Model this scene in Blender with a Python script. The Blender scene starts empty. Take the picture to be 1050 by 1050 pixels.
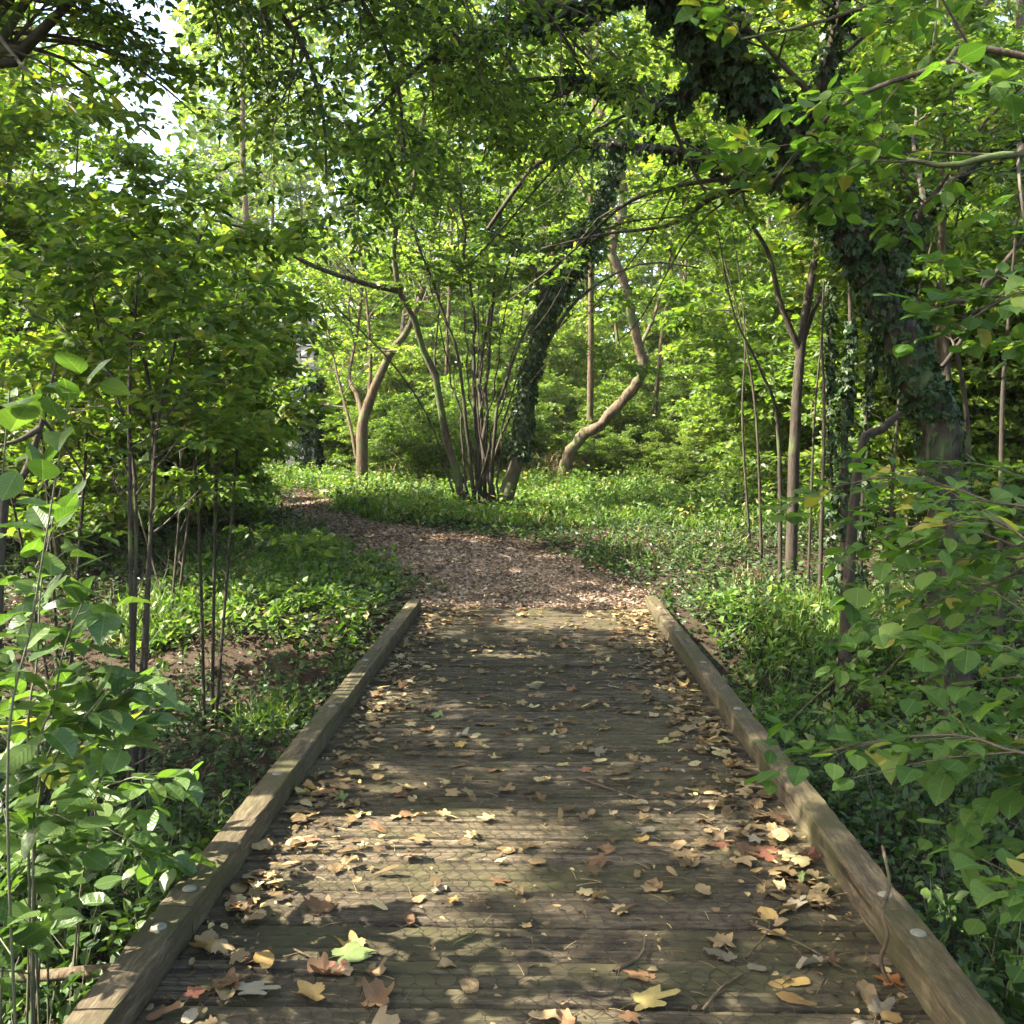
import bpy, bmesh, math
import numpy as np
from mathutils import Vector

rng = np.random.default_rng(11)
SC = bpy.context.scene
COL = SC.collection
PI = math.pi

# ------------------------------------------------------------------ camera
rng = np.random.default_rng(101)
CAM = np.array([0.0, 0.0, 1.5])
YAW, PITCH = math.atan(23 / 1050), math.atan(66 / 1050)
FW = np.array([-math.sin(YAW) * math.cos(PITCH), math.cos(YAW) * math.cos(PITCH), -math.sin(PITCH)])
RT = np.array([math.cos(YAW), math.sin(YAW), 0.0])
UP = np.cross(RT, FW)

cam_data = bpy.data.cameras.new('camera')
cam = bpy.data.objects.new('camera', cam_data)
COL.objects.link(cam)
cam.location = CAM
cam.rotation_euler = (PI / 2 - PITCH, 0, YAW)
cam_data.sensor_width = 36
cam_data.lens = 36
cam_data.clip_start = 0.05
cam_data.clip_end = 600
SC.camera = cam


def at(px, py, d):
    """the point d metres ahead of the camera seen at px, py of the photograph"""
    return CAM + FW * d + RT * (px - 525) / 1050 * d + UP * (525 - py) / 1050 * d


def sstep(a, b, x):
    t = np.clip((x - a) / (b - a), 0, 1)
    return t * t * (3 - 2 * t)


def ground_z(x, y):
    x = np.asarray(x, float)
    y = np.asarray(y, float)
    rise = 0.56 * sstep(9.4, 15.5, y) + 0.014 * np.clip(y - 15, 0, 60)
    ditch = -(0.50 + 0.10 * sstep(0, 3, x)) * (1 - sstep(7.6, 9.5, y)) * (0.62 + 0.38 * sstep(0.5, 4.5, y))
    bank = 0.30 * sstep(4.0, 8.5, np.abs(x)) * (1 - sstep(9, 14, y))
    off = sstep(1.0, 2.2, np.abs(x + 0.1 * (y - 9) * (y > 9)))
    n = (0.05 * np.sin(1.7 * x + 0.6 * y) * np.cos(1.3 * y - 0.4 * x) + 0.025 * np.sin(4.1 * x - 2.2 * y)) * (0.25 + 0.75 * off)
    flat = 1 - (1 - sstep(1.3, 2.2, np.abs(x))) * (1 - sstep(0.8, 1.6, np.abs(y - 10.0)))
    return rise + ditch + bank + n * flat - 0.015


def on_ground(px, py):
    lo, hi = 1.5, 80.0
    for d in np.linspace(2.0, 80, 800):
        p = at(px, py, d)
        if p[2] < ground_z(p[0], p[1]):
            hi = d
            break
        lo = d
    for _ in range(20):
        m = (lo + hi) / 2
        p = at(px, py, m)
        if p[2] < ground_z(p[0], p[1]):
            hi = m
        else:
            lo = m
    return at(px, py, hi)


# ------------------------------------------------------------------ mesh builder
rng = np.random.default_rng(102)
class MB:
    def __init__(self):
        self.v, self.f4, self.f3, self.m4, self.m3, self.uv = [], [], [], [], [], []
        self.n = 0

    def add(self, v, f, mat=0, uv=None):
        v = np.asarray(v, np.float32).reshape(-1, 3)
        f = np.asarray(f, np.int32)
        if len(v) == 0 or len(f) == 0:
            return
        (self.f4 if f.shape[1] == 4 else self.f3).append(f + self.n)
        (self.m4 if f.shape[1] == 4 else self.m3).append(np.full(len(f), mat, np.int32))
        self.uv.append(np.zeros((len(v), 2), np.float32) if uv is None else np.asarray(uv, np.float32).reshape(-1, 2))
        self.v.append(v)
        self.n += len(v)

    def build(self, name, mats, parent=None, origin=(0, 0, 0), smooth=False):
        me = bpy.data.meshes.new(name)
        v = np.concatenate(self.v) - np.asarray(origin, np.float32)
        uvv = np.concatenate(self.uv)
        loops, starts, mi, k = [], [], [], 0
        for lst, ml, c in ((self.f4, self.m4, 4), (self.f3, self.m3, 3)):
            if lst:
                f = np.concatenate(lst)
                loops.append(f.ravel())
                starts.append(k + np.arange(len(f)) * c)
                mi.append(np.concatenate(ml))
                k += f.size
        loops = np.concatenate(loops)
        starts = np.concatenate(starts)
        mi = np.concatenate(mi)
        me.vertices.add(len(v))
        me.vertices.foreach_set('co', np.ascontiguousarray(v, np.float32).ravel())
        me.loops.add(len(loops))
        me.loops.foreach_set('vertex_index', loops.astype(np.int32))
        me.polygons.add(len(starts))
        me.polygons.foreach_set('loop_start', starts.astype(np.int32))
        me.polygons.foreach_set('material_index', mi)
        me.polygons.foreach_set('use_smooth', np.full(len(starts), smooth))
        if np.abs(uvv).max() > 0:
            ul = me.uv_layers.new(name='UVMap')
            ul.data.foreach_set('uv', uvv[loops].ravel())
        me.update(calc_edges=True)
        for m in (mats if isinstance(mats, (list, tuple)) else [mats]):
            me.materials.append(m)
        o = bpy.data.objects.new(name, me)
        COL.objects.link(o)
        if parent is not None:
            o.parent = parent
        return o


def tag(o, label=None, cat=None, group=None, kind=None):
    for k, v in (('label', label), ('category', cat), ('group', group), ('kind', kind)):
        if v:
            o[k] = v
    return o


def thing(name, loc, label, cat, group=None):
    o = bpy.data.objects.new(name, None)
    o.empty_display_size = 0.2
    COL.objects.link(o)
    o.location = [float(c) for c in loc]
    return tag(o, label, cat, group)


def copy_tree(o, loc, rz, s, label=None, group=None):
    r = o.copy()
    COL.objects.link(r)
    r.location = [float(c) for c in loc]
    r.rotation_euler = (0, 0, rz)
    r.scale = (s, s, s) if np.isscalar(s) else s
    if label:
        r['label'] = label
    if group:
        r['group'] = group
    for ch in list(o.children):
        c = ch.copy()
        COL.objects.link(c)
        c.parent = r
    return r


def unit(a):
    return a / np.maximum(np.linalg.norm(a, axis=-1, keepdims=True), 1e-9)


# ------------------------------------------------------------------ sunlight and its gaps in the leaves
rng = np.random.default_rng(103)
SUN = unit(np.array([-0.74, -0.10, 0.74]))
GAPS = []          # (point on the ground, radius): openings in the crowns along the sun's direction
VIEWGAPS = []      # (direction from a clearing, half angle): a hole in the canopy where the sky shows


def keep(p):
    k = np.ones(len(p), bool)
    for q, r in GAPS:
        w = p - q
        s = w @ SUN
        d = np.linalg.norm(w - s[:, None] * SUN, axis=1)
        k &= ~((d < r * (0.8 + 0.4 * rng.random(len(p)))) & (s > 1.2))
    return k


# ------------------------------------------------------------------ plant building blocks
rng = np.random.default_rng(104)
def smooth_path(pts, n):
    p = np.asarray(pts, float)
    q = np.vstack([2 * p[0] - p[1], p, 2 * p[-1] - p[-2]])
    seg = len(p) - 1
    u = np.linspace(0, seg - 1e-6, n)
    i = u.astype(int)
    t = (u - i)[:, None]
    a, b, c, d = q[i], q[i + 1], q[i + 2], q[i + 3]
    return 0.5 * (2 * b + (c - a) * t + (2 * a - 5 * b + 4 * c - d) * t ** 2 + (3 * b - a - 3 * c + d) * t ** 3)


def tubes(mb, P, R, S=4, mat=0, knob=0.0, uv=False):
    """P (N,K,3) centre lines, R (N,K) radii"""
    P = np.asarray(P, float)
    R = np.asarray(R, float)
    N, K, _ = P.shape
    if N == 0:
        return
    T = unit(np.gradient(P, axis=1))
    mean = unit(T.mean(1))
    ax = np.eye(3)[np.argmin(np.abs(mean), axis=1)]
    ref = np.broadcast_to(ax[:, None, :], T.shape)
    B = unit(np.cross(T, ref))
    C = np.cross(B, T)
    a = np.arange(S) / S * 2 * PI
    RR = R[:, :, None] * np.ones(S)
    if knob:
        RR = RR * (1 + knob * rng.standard_normal(RR.shape))
    V = P[:, :, None, :] + RR[..., None] * (np.cos(a)[None, None, :, None] * B[:, :, None, :] + np.sin(a)[None, None, :, None] * C[:, :, None, :])
    base = (np.arange(N) * K * S)[:, None, None]
    k = (np.arange(K - 1) * S)[None, :, None]
    j = np.arange(S)[None, None, :]
    j2 = (j + 1) % S
    F = np.stack([base + k + j, base + k + j2, base + k + S + j2, base + k + S + j], -1).reshape(-1, 4)
    mb.add(V.reshape(-1, 3), F, mat)


def lerp_on(P, idx, t):
    K = P.shape[1]
    u = np.clip(t, 0, 0.9999) * (K - 1)
    i = u.astype(int)
    w = (u - i)[:, None]
    a, b = P[idx, i], P[idx, i + 1]
    return a * (1 - w) + b * w, unit(b - a + 1e-9)


def sprout(P, R, n, t0=0.2, t1=1.0, ln=(0.5, 1.0), ang=(35, 70), up=0.1, droop=0.0, K=5, wander=0.10, planar=False, taper=True, rk=0.55, rmax=1, tip=0.25):
    """n side branches on every line of P"""
    N = P.shape[0]
    if N == 0 or n == 0:
        return np.zeros((0, K, 3)), np.zeros((0, K))
    idx = np.repeat(np.arange(N), n)
    j = np.tile(np.arange(n), N)
    t = t0 + (t1 - t0) * (j + rng.random(N * n)) / n
    pos, T = lerp_on(P, idx, t)
    M = len(idx)
    if planar:
        side = unit(np.cross(T, np.array([0, 0, 1.0])) + 0.12 * rng.standard_normal((M, 3)))
        side *= np.where(j % 2 == 0, 1, -1)[:, None]
    else:
        side = rng.standard_normal((M, 3))
        side -= (side * T).sum(1)[:, None] * T
        side = unit(side)
    a = np.radians(rng.uniform(ang[0], ang[1], M))[:, None]
    d = unit(np.cos(a) * T + np.sin(a) * side + np.array([0, 0, up]))
    L = rng.uniform(ln[0], ln[1], M)
    if taper:
        L = L * (1.15 - 0.75 * (t - t0) / max(t1 - t0, 1e-3))
    Q = np.zeros((M, K, 3))
    Q[:, 0] = pos
    step = (L / (K - 1))[:, None]
    for k in range(1, K):
        Q[:, k] = Q[:, k - 1] + d * step
        d = unit(d + wander * rng.standard_normal((M, 3)) + np.array([0, 0, -droop / (K - 1)]))
    u = np.clip(t, 0, 0.9999) * (P.shape[1] - 1)
    r0 = np.minimum(R[idx, u.astype(int)] * rk, rmax)
    RR = r0[:, None] * np.linspace(1, tip, K)[None]
    return Q, RR


KITE = (np.array([(0, 0, 0), (.42, .5, .05), (1, 0, -.06), (.42, -.5, .05)]), np.array([(0, 1, 2, 3)]))
HEX = (np.array([(0, 0, 0), (.22, .40, .07), (.62, .38, .06), (1, 0, -.10), (.62, -.38, .06), (.22, -.40, .07)]), np.array([(0, 1, 2, 3), (0, 3, 4, 5)]))


def rich_leaf(serr=0.0, round_=1.0):
    us = np.array([0, .10, .24, .40, .56, .72, .87, 1.0])
    ws = np.array([0, .27, .44, .50, .47, .36, .19, 0]) * round_
    v, uv = [], []
    for u, w in zip(us, ws):
        z = -0.16 * (u - 0.3) ** 2
        v.append((u, 0, z))
        uv.append((u, .5))
    nm = len(us)
    for s in (1, -1):
        for i in range(1, nm - 1):
            u, w = us[i], ws[i]
            w2 = w * (1 + serr * (1 if i % 2 else -1))
            v.append((u, s * w2, -0.16 * (u - 0.3) ** 2 + 0.16 * w2 + 0.02 * math.sin(9 * u + s)))
            uv.append((u, .5 + s * w))
    f4, f3 = [], []
    for s in range(2):
        o = nm + s * (nm - 2)
        for i in range(1, nm - 2):
            q = (i, o + i - 1, o + i, i + 1) if s else (i + 1, o + i, o + i - 1, i)
            f4.append(q)
        f3.append((0, o, 1) if s else (0, 1, o))
        f3.append((nm - 2, o + nm - 3, nm - 1) if s else (nm - 2, nm - 1, o + nm - 3))
    return np.array(v), np.array(f4), np.array(f3), np.array(uv)


RICH = rich_leaf()
RICH_ROUND = rich_leaf(0.025, 1.12)
LOBE = (np.array([(0, 0, 0), (-.08, .36, .03), (.26, .30, .05), (.42, .58, 0), (.60, .24, .04), (1, 0, -.08), (.60, -.24, .04), (.42, -.58, 0), (.26, -.30, .05), (-.08, -.36, .03)]),
        np.array([(0, 2, 4, 5), (0, 5, 6, 8)]), np.array([(0, 1, 2), (2, 3, 4), (6, 7, 8), (8, 9, 0)]))


def put_leaves(mb, pos, d, nrm, size, shape, mat=0, width=0.6, bend=(-.4, 2.4)):
    M = len(pos)
    if M == 0:
        return
    d = unit(d)
    s = unit(np.cross(nrm, d))
    n = np.cross(d, s)
    L = np.asarray(size, float).reshape(-1, 1, 1) * np.ones((M, 1, 1))
    tv = shape[0]
    curl = rng.uniform(bend[0], bend[1], (M, 1, 1))
    wv = width * rng.uniform(.78, 1.15, (M, 1, 1))
    V = pos[:, None, :] + L * (tv[None, :, 0, None] * d[:, None, :] + (tv[None, :, 1, None] * wv) * s[:, None, :] + curl * tv[None, :, 2, None] * n[:, None, :])
    nv = len(tv)
    off = (np.arange(M) * nv)[:, None, None]
    uv = None
    if len(shape) == 4:
        uv = np.tile(shape[3], (M, 1))
    n0 = mb.n
    mb.add(V.reshape(-1, 3), (shape[1][None] + off).reshape(-1, shape[1].shape[1]), mat, uv)
    if len(shape) >= 3:
        f3 = (shape[2][None] + off).reshape(-1, 3)
        mb.f3.append((f3 + n0).astype(np.int32))
        mb.m3.append(np.full(len(f3), mat, np.int32))


def leaves_on(mb, P, n, size=(0.06, 0.09), t0=0.15, shape=HEX, mat=0, width=0.6, tilt=0.45, carve=False, opposite=False, drop=0.15, lift=0.0, spread=0.02):
    N = P.shape[0]
    if N == 0 or n == 0:
        return
    idx = np.repeat(np.arange(N), n)
    j = np.tile(np.arange(n), N)
    jj = (j // 2) if opposite else j
    nn = max(1, (n + 1) // 2) if opposite else n
    t = t0 + (1 - t0) * (jj + (0.5 if opposite else rng.random(N * n))) / nn
    pos, T = lerp_on(P, idx, t)
    M = len(idx)
    side = np.cross(T, np.array([0, 0, 1.0])) + 0.2 * rng.standard_normal((M, 3))
    side = unit(side) * np.where(j % 2 == 0, 1, -1)[:, None]
    d = unit(0.55 * T + 0.85 * side + np.array([0, 0, -drop]) + 0.30 * rng.standard_normal((M, 3)))
    nrm = unit(np.array([0, 0, 1.0]) + lift * side + tilt * rng.standard_normal((M, 3)))
    s = rng.uniform(size[0], size[1], M) * (0.75 + 0.5 * rng.random(M))
    pos = pos + d * (spread + 0.1 * s[:, None])
    k = np.ones(M, bool)
    if carve:
        k = keep(pos)
    put_leaves(mb, pos[k], d[k], nrm[k], s[k], shape, mat, width)


def ivy_on(mb, P, R, n, size=(0.05, 0.08), thick=0.10, mat=0, t0=0, t1=1):
    """ivy leaves round the lines of P"""
    N, K, _ = P.shape
    idx = rng.integers(0, N, n)
    t = rng.uniform(t0, t1, n)
    pos, T = lerp_on(P, idx, t)
    r = R[idx, (np.clip(t, 0, .999) * (K - 1)).astype(int)]
    rad = rng.standard_normal((n, 3))
    rad -= (rad * T).sum(1)[:, None] * T
    rad = unit(rad)
    clump = 0.55 + 0.45 * np.sin(7 * t * N + 5 * rad[:, 0] + idx) * np.cos(11 * t + 4 * rad[:, 1])
    pos = pos + rad * (r + thick * clump * rng.random(n) ** 0.7)[:, None]
    d = unit(np.array([0, 0, -0.8]) + 0.6 * rng.standard_normal((n, 3)) + 0.3 * rad)
    nrm = unit(rad + 0.35 * rng.standard_normal((n, 3)) + np.array([0, 0, 0.5]))
    put_leaves(mb, pos, d, nrm, rng.uniform(size[0], size[1], n), LOBE, mat, 0.85)


# ------------------------------------------------------------------ materials
rng = np.random.default_rng(105)
def mat_new(name):
    m = bpy.data.materials.new(name)
    m.use_nodes = True
    nt = m.node_tree
    nt.nodes.clear()
    out = nt.nodes.new('ShaderNodeOutputMaterial')
    return m, nt, out


def N_(nt, t, **kw):
    n = nt.nodes.new(t)
    for k, v in kw.items():
        setattr(n, k, v)
    return n


def ramp(nt, fac, stops):
    r = nt.nodes.new('ShaderNodeValToRGB')
    e = r.color_ramp.elements
    while len(e) < len(stops):
        e.new(0.5)
    for i, (p, c) in enumerate(stops):
        e[i].position = p
        e[i].color = (*c, 1)
    nt.links.new(fac, r.inputs['Fac'])
    return r.outputs['Color']


def noise(nt, vec, scale, detail=4, rough=0.55):
    n = nt.nodes.new('ShaderNodeTexNoise')
    n.inputs['Scale'].default_value = scale
    n.inputs['Detail'].default_value = detail
    n.inputs['Roughness'].default_value = rough
    if vec is not None:
        nt.links.new(vec, n.inputs['Vector'])
    return n.outputs['Fac']


def mapping(nt, vec, scale=(1, 1, 1), rot=(0, 0, 0)):
    m = nt.nodes.new('ShaderNodeMapping')
    m.inputs['Scale'].default_value = scale
    m.inputs['Rotation'].default_value = rot
    nt.links.new(vec, m.inputs['Vector'])
    return m.outputs['Vector']


def math_(nt, op, a, b=None, clamp=False):
    m = N_(nt, 'ShaderNodeMath', operation=op, use_clamp=clamp)
    for i, x in enumerate((a, b)):
        if x is None:
            continue
        if isinstance(x, (int, float)):
            m.inputs[i].default_value = x
        else:
            nt.links.new(x, m.inputs[i])
    return m.outputs[0]


def mixc(nt, fac, a, b, mode='MIX'):
    m = N_(nt, 'ShaderNodeMix', data_type='RGBA', blend_type=mode)
    for s, x in ((m.inputs[0], fac), (m.inputs[6], a), (m.inputs[7], b)):
        if isinstance(x, (int, float)):
            s.default_value = x
        elif isinstance(x, tuple):
            s.default_value = (*x, 1)
        else:
            nt.links.new(x, s)
    return m.outputs[2]


def leaf_mat(name, stops, tmul=(1.5, 1.7, 0.55), tfac=0.42, rough=0.45, spec=0.35, veins=False, patch=0.45):
    m, nt, out = mat_new(name)
    g = N_(nt, 'ShaderNodeNewGeometry')
    tc = N_(nt, 'ShaderNodeTexCoord')
    oi = N_(nt, 'ShaderNodeObjectInfo')
    isl = g.outputs['Random Per Island']
    big = noise(nt, tc.outputs['Object'], 0.9, 2)
    f = math_(nt, 'ADD', isl, math_(nt, 'MULTIPLY', math_(nt, 'SUBTRACT', big, 0.5), patch), True)
    f = math_(nt, 'ADD', f, math_(nt, 'MULTIPLY', math_(nt, 'SUBTRACT', oi.outputs['Random'], 0.5), 0.18), True)
    col = ramp(nt, f, stops)
    h = None
    if veins:
        uvn = N_(nt, 'ShaderNodeUVMap')
        sx = N_(nt, 'ShaderNodeSeparateXYZ')
        nt.links.new(uvn.outputs['UV'], sx.inputs[0])
        av = math_(nt, 'ABSOLUTE', math_(nt, 'SUBTRACT', sx.outputs['Y'], 0.5))
        mid = math_(nt, 'LESS_THAN', av, 0.018)
        ph = math_(nt, 'SUBTRACT', sx.outputs['X'], math_(nt, 'MULTIPLY', av, 0.75))
        sv = math_(nt, 'SINE', math_(nt, 'MULTIPLY', ph, 48.0))
        lat = math_(nt, 'GREATER_THAN', sv, 0.93)
        vn = math_(nt, 'MAXIMUM', mid, math_(nt, 'MULTIPLY', lat, 0.5))
        col = mixc(nt, math_(nt, 'MULTIPLY', vn, 0.40), col, (0.20, 0.27, 0.10))
        mott = noise(nt, tc.outputs['Object'], 60, 3)
        col = mixc(nt, 0.25, col, mixc(nt, mott, (0.5, 0.5, 0.5), (1.5, 1.5, 1.3)), 'MULTIPLY')
        h = math_(nt, 'ADD', math_(nt, 'MULTIPLY', sv, 0.5), math_(nt, 'MULTIPLY', mid, -1.0))
    p = N_(nt, 'ShaderNodeBsdfPrincipled')
    nt.links.new(col, p.inputs['Base Color'])
    p.inputs['Roughness'].default_value = rough
    p.inputs['Specular IOR Level'].default_value = spec
    tr = N_(nt, 'ShaderNodeBsdfTranslucent')
    nt.links.new(mixc(nt, 1.0, col, tmul, 'MULTIPLY'), tr.inputs['Color'])
    if h is not None:
        b = N_(nt, 'ShaderNodeBump')
        b.inputs['Strength'].default_value = 0.25
        b.inputs['Distance'].default_value = 0.002
        nt.links.new(h, b.inputs['Height'])
        nt.links.new(b.outputs[0], p.inputs['Normal'])
    mx = N_(nt, 'ShaderNodeMixShader')
    mx.inputs[0].default_value = tfac
    nt.links.new(p.outputs[0], mx.inputs[1])
    nt.links.new(tr.outputs[0], mx.inputs[2])
    nt.links.new(mx.outputs[0], out.inputs['Surface'])
    return m


def bark_mat(name, c1, c2, moss=(0.07, 0.10, 0.03), mossy=0.3, sc=9):
    m, nt, out = mat_new(name)
    tc = N_(nt, 'ShaderNodeTexCoord')
    v = mapping(nt, tc.outputs['Object'], (sc, sc, sc * 0.28))
    n1 = noise(nt, v, 3.0, 6, 0.65)
    n2 = noise(nt, tc.outputs['Object'], 2.2, 3)
    col = ramp(nt, n1, [(0.3, c1), (0.7, c2)])
    mk = ramp(nt, n2, [(0.62 - mossy * 0.5, (0, 0, 0)), (0.80 - mossy * 0.5, (1, 1, 1))])
    col = mixc(nt, mk, col, moss)
    p = N_(nt, 'ShaderNodeBsdfPrincipled')
    p.inputs['Roughness'].default_value = 0.85
    p.inputs['Specular IOR Level'].default_value = 0.2
    nt.links.new(col, p.inputs['Base Color'])
    b = N_(nt, 'ShaderNodeBump')
    b.inputs['Strength'].default_value = 0.7
    b.inputs['Distance'].default_value = 0.02
    nt.links.new(n1, b.inputs['Height'])
    nt.links.new(b.outputs[0], p.inputs['Normal'])
    nt.links.new(p.outputs[0], out.inputs['Surface'])
    return m


def wood_mat(name, axis, c_dark, c_mid, c_light, moss, moss_amt, rough=0.8):
    """weathered timber with the grain along axis ('x' or 'y')"""
    m, nt, out = mat_new(name)
    tc = N_(nt, 'ShaderNodeTexCoord')
    g = N_(nt, 'ShaderNodeNewGeometry')
    s = (2.6, 26, 26) if axis == 'x' else (26, 2.6, 26)
    va = N_(nt, 'ShaderNodeVectorMath', operation='ADD')
    nt.links.new(tc.outputs['Object'], va.inputs[0])
    rs = N_(nt, 'ShaderNodeVectorMath', operation='SCALE')
    rs.inputs[0].default_value = (7.3, 3.1, 1.7)
    nt.links.new(g.outputs['Random Per Island'], rs.inputs['Scale'])
    nt.links.new(rs.outputs[0], va.inputs[1])
    v = mapping(nt, va.outputs[0], s)
    gr = noise(nt, v, 1.6, 7, 0.7)
    fine = noise(nt, mapping(nt, va.outputs[0], tuple(4 * k for k in s)), 1.8, 3, 0.6)
    blot = noise(nt, va.outputs[0], 2.6, 5, 0.6)
    wob = noise(nt, mapping(nt, va.outputs[0], tuple(k * (.22 if k < 5 else 1.5) for k in s)), 1.0, 2, 0.5)
    crack = ramp(nt, wob, [(0.34, (1, 1, 1)), (0.375, (0, 0, 0))])
    speck = noise(nt, va.outputs[0], 70, 3, 0.6)
    f = math_(nt, 'ADD', math_(nt, 'MULTIPLY', gr, 0.62), math_(nt, 'MULTIPLY', fine, 0.38))
    col = ramp(nt, f, [(0.33, c_dark), (0.5, c_mid), (0.66, c_light)])
    col = mixc(nt, 0.45, col, mixc(nt, speck, (0.35, 0.35, 0.35), (1.65, 1.65, 1.65)), 'MULTIPLY')
    col = mixc(nt, math_(nt, 'MULTIPLY', crack, 0.8), col, tuple(c * .5 for c in c_dark))
    tone = math_(nt, 'ADD', 0.68, math_(nt, 'MULTIPLY', g.outputs['Random Per Island'], 0.6))
    cx = N_(nt, 'ShaderNodeCombineXYZ')
    for i in range(3):
        nt.links.new(tone, cx.inputs[i])
    col = mixc(nt, 1.0, col, cx.outputs[0], 'MULTIPLY')
    mk = ramp(nt, math_(nt, 'ADD', blot, math_(nt, 'MULTIPLY', fine, 0.15)), [(0.66 - moss_amt * 0.3, (0, 0, 0)), (0.86 - moss_amt * 0.3, (1, 1, 1))])
    col = mixc(nt, math_(nt, 'MULTIPLY', mk, 0.75), col, moss)
    p = N_(nt, 'ShaderNodeBsdfPrincipled')
    p.inputs['Roughness'].default_value = rough
    p.inputs['Specular IOR Level'].default_value = 0.25
    nt.links.new(col, p.inputs['Base Color'])
    b = N_(nt, 'ShaderNodeBump')
    b.inputs['Strength'].default_value = 0.75
    b.inputs['Distance'].default_value = 0.0005
    nt.links.new(math_(nt, 'SUBTRACT', f, math_(nt, 'MULTIPLY', crack, 0.6)), b.inputs['Height'])
    nt.links.new(b.outputs[0], p.inputs['Normal'])
    nt.links.new(p.outputs[0], out.inputs['Surface'])
    return m


def ground_mat(name, stops, sc=6, bump=0.03):
    m, nt, out = mat_new(name)
    tc = N_(nt, 'ShaderNodeTexCoord')
    n1 = noise(nt, tc.outputs['Object'], sc, 8, 0.7)
    n2 = noise(nt, tc.outputs['Object'], sc * 9, 4, 0.7)
    f = math_(nt, 'ADD', math_(nt, 'MULTIPLY', n1, 0.5), math_(nt, 'MULTIPLY', n2, 0.5))
    col = ramp(nt, f, stops)
    p = N_(nt, 'ShaderNodeBsdfPrincipled')
    p.inputs['Roughness'].default_value = 0.95
    p.inputs['Specular IOR Level'].default_value = 0.1
    nt.links.new(col, p.inputs['Base Color'])
    b = N_(nt, 'ShaderNodeBump')
    b.inputs['Strength'].default_value = 0.9
    b.inputs['Distance'].default_value = bump
    nt.links.new(f, b.inputs['Height'])
    nt.links.new(b.outputs[0], p.inputs['Normal'])
    nt.links.new(p.outputs[0], out.inputs['Surface'])
    return m


def plain_mat(name, c, rough=0.5, metal=0.0, nsc=30, var=0.4):
    m, nt, out = mat_new(name)
    tc = N_(nt, 'ShaderNodeTexCoord')
    n1 = noise(nt, tc.outputs['Object'], nsc, 5, 0.6)
    col = mixc(nt, n1, tuple(x * (1 - var) for x in c), tuple(x * (1 + var) for x in c))
    p = N_(nt, 'ShaderNodeBsdfPrincipled')
    p.inputs['Roughness'].default_value = rough
    p.inputs['Metallic'].default_value = metal
    nt.links.new(col, p.inputs['Base Color'])
    nt.links.new(p.outputs[0], out.inputs['Surface'])
    return m


G1, G2, G3, G4 = (0.055, 0.095, 0.020), (0.095, 0.155, 0.030), (0.150, 0.205, 0.042), (0.230, 0.245, 0.060)
LM_BG = leaf_mat('leaf_background', [(0, G1), (.35, G2), (.75, G3), (1, G4)], tmul=(1.8, 1.95, .65), tfac=0.55, spec=0.25)
LM_HAZEL = leaf_mat('leaf_hazel', [(0, (.042, .080, .016)), (.4, (.078, .130, .022)), (.85, (.120, .170, .030)), (1, (.19, .20, .04))], tfac=0.5, spec=0.3)
LM_CANOPY = leaf_mat('leaf_canopy', [(0, (.02, .05, .01)), (.4, G2), (.9, G3), (1, (.17, .17, .03))], tfac=0.5, spec=0.3)
LM_IVY = leaf_mat('leaf_ivy', [(0, (.012, .028, .008)), (.6, (.022, .046, .012)), (1, (.05, .080, .02))], tmul=(1.3, 1.5, .5), tfac=0.15, rough=0.48, spec=0.22)
LM_FRONT = leaf_mat('leaf_dogwood', [(0, (.044, .088, .022)), (.55, (.070, .122, .030)), (.93, (.098, .150, .036)), (1, (.24, .24, .05))], tfac=0.42, rough=0.40, spec=0.5, veins=True)
LM_RIGHT = leaf_mat('leaf_hazel_near', [(0, (.038, .085, .018)), (.5, (.064, .124, .026)), (.95, (.095, .150, .030)), (1, (.25, .22, .05))], tfac=0.5, rough=0.55, spec=0.2, veins=True)
LM_HERB = leaf_mat('leaf_herb', [(0, (.018, .040, .010)), (.5, (.034, .068, .016)), (1, (.075, .120, .026))], tfac=0.3, rough=0.5, spec=0.25)
LM_GRASS = leaf_mat('grass_blade', [(0, (.05, .10, .018)), (.6, (.085, .155, .025)), (.92, (.14, .19, .04)), (1, (.30, .25, .12))], tfac=0.4, rough=0.5)
LM_STRAW = leaf_mat('dry_grass_blade', [(0, (.16, .13, .06)), (.5, (.28, .23, .11)), (1, (.40, .34, .18))], tmul=(1.1, 1, .7), tfac=0.3, rough=0.6)
LM_LITTER = leaf_mat('dead_leaf', [(0, (.050, .036, .026)), (.35, (.14, .10, .073)), (.75, (.26, .195, .14)), (1, (.40, .33, .24))], tmul=(1.3, 1.0, .6), tfac=0.18, rough=0.7, spec=0.2, patch=1.3)
LM_DECKLITTER = leaf_mat('dead_leaf_deck', [(0, (.045, .030, .015)), (.45, (.115, .078, .036)), (.85, (.215, .155, .075)), (1, (.33, .27, .13))], tmul=(1.3, 1.0, .6), tfac=0.15, rough=0.7, spec=0.2)
BARK = bark_mat('bark_brown', (.028, .021, .014), (.10, .078, .052))
BARK_MOSS = bark_mat('bark_mossy', (.045, .038, .022), (.16, .14, .08), mossy=0.55)
BARK_DARK = bark_mat('bark_dark', (.018, .014, .010), (.06, .048, .034), mossy=0.15)
BARK_PALE = bark_mat('bark_pale', (.030, .021, .013), (.125, .09, .053), mossy=0.2)
TWIG = plain_mat('twig_bark', (.055, .042, .026), 0.8)
TWIG_GREEN = plain_mat('green_stem', (.06, .06, .028), 0.7)

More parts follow.
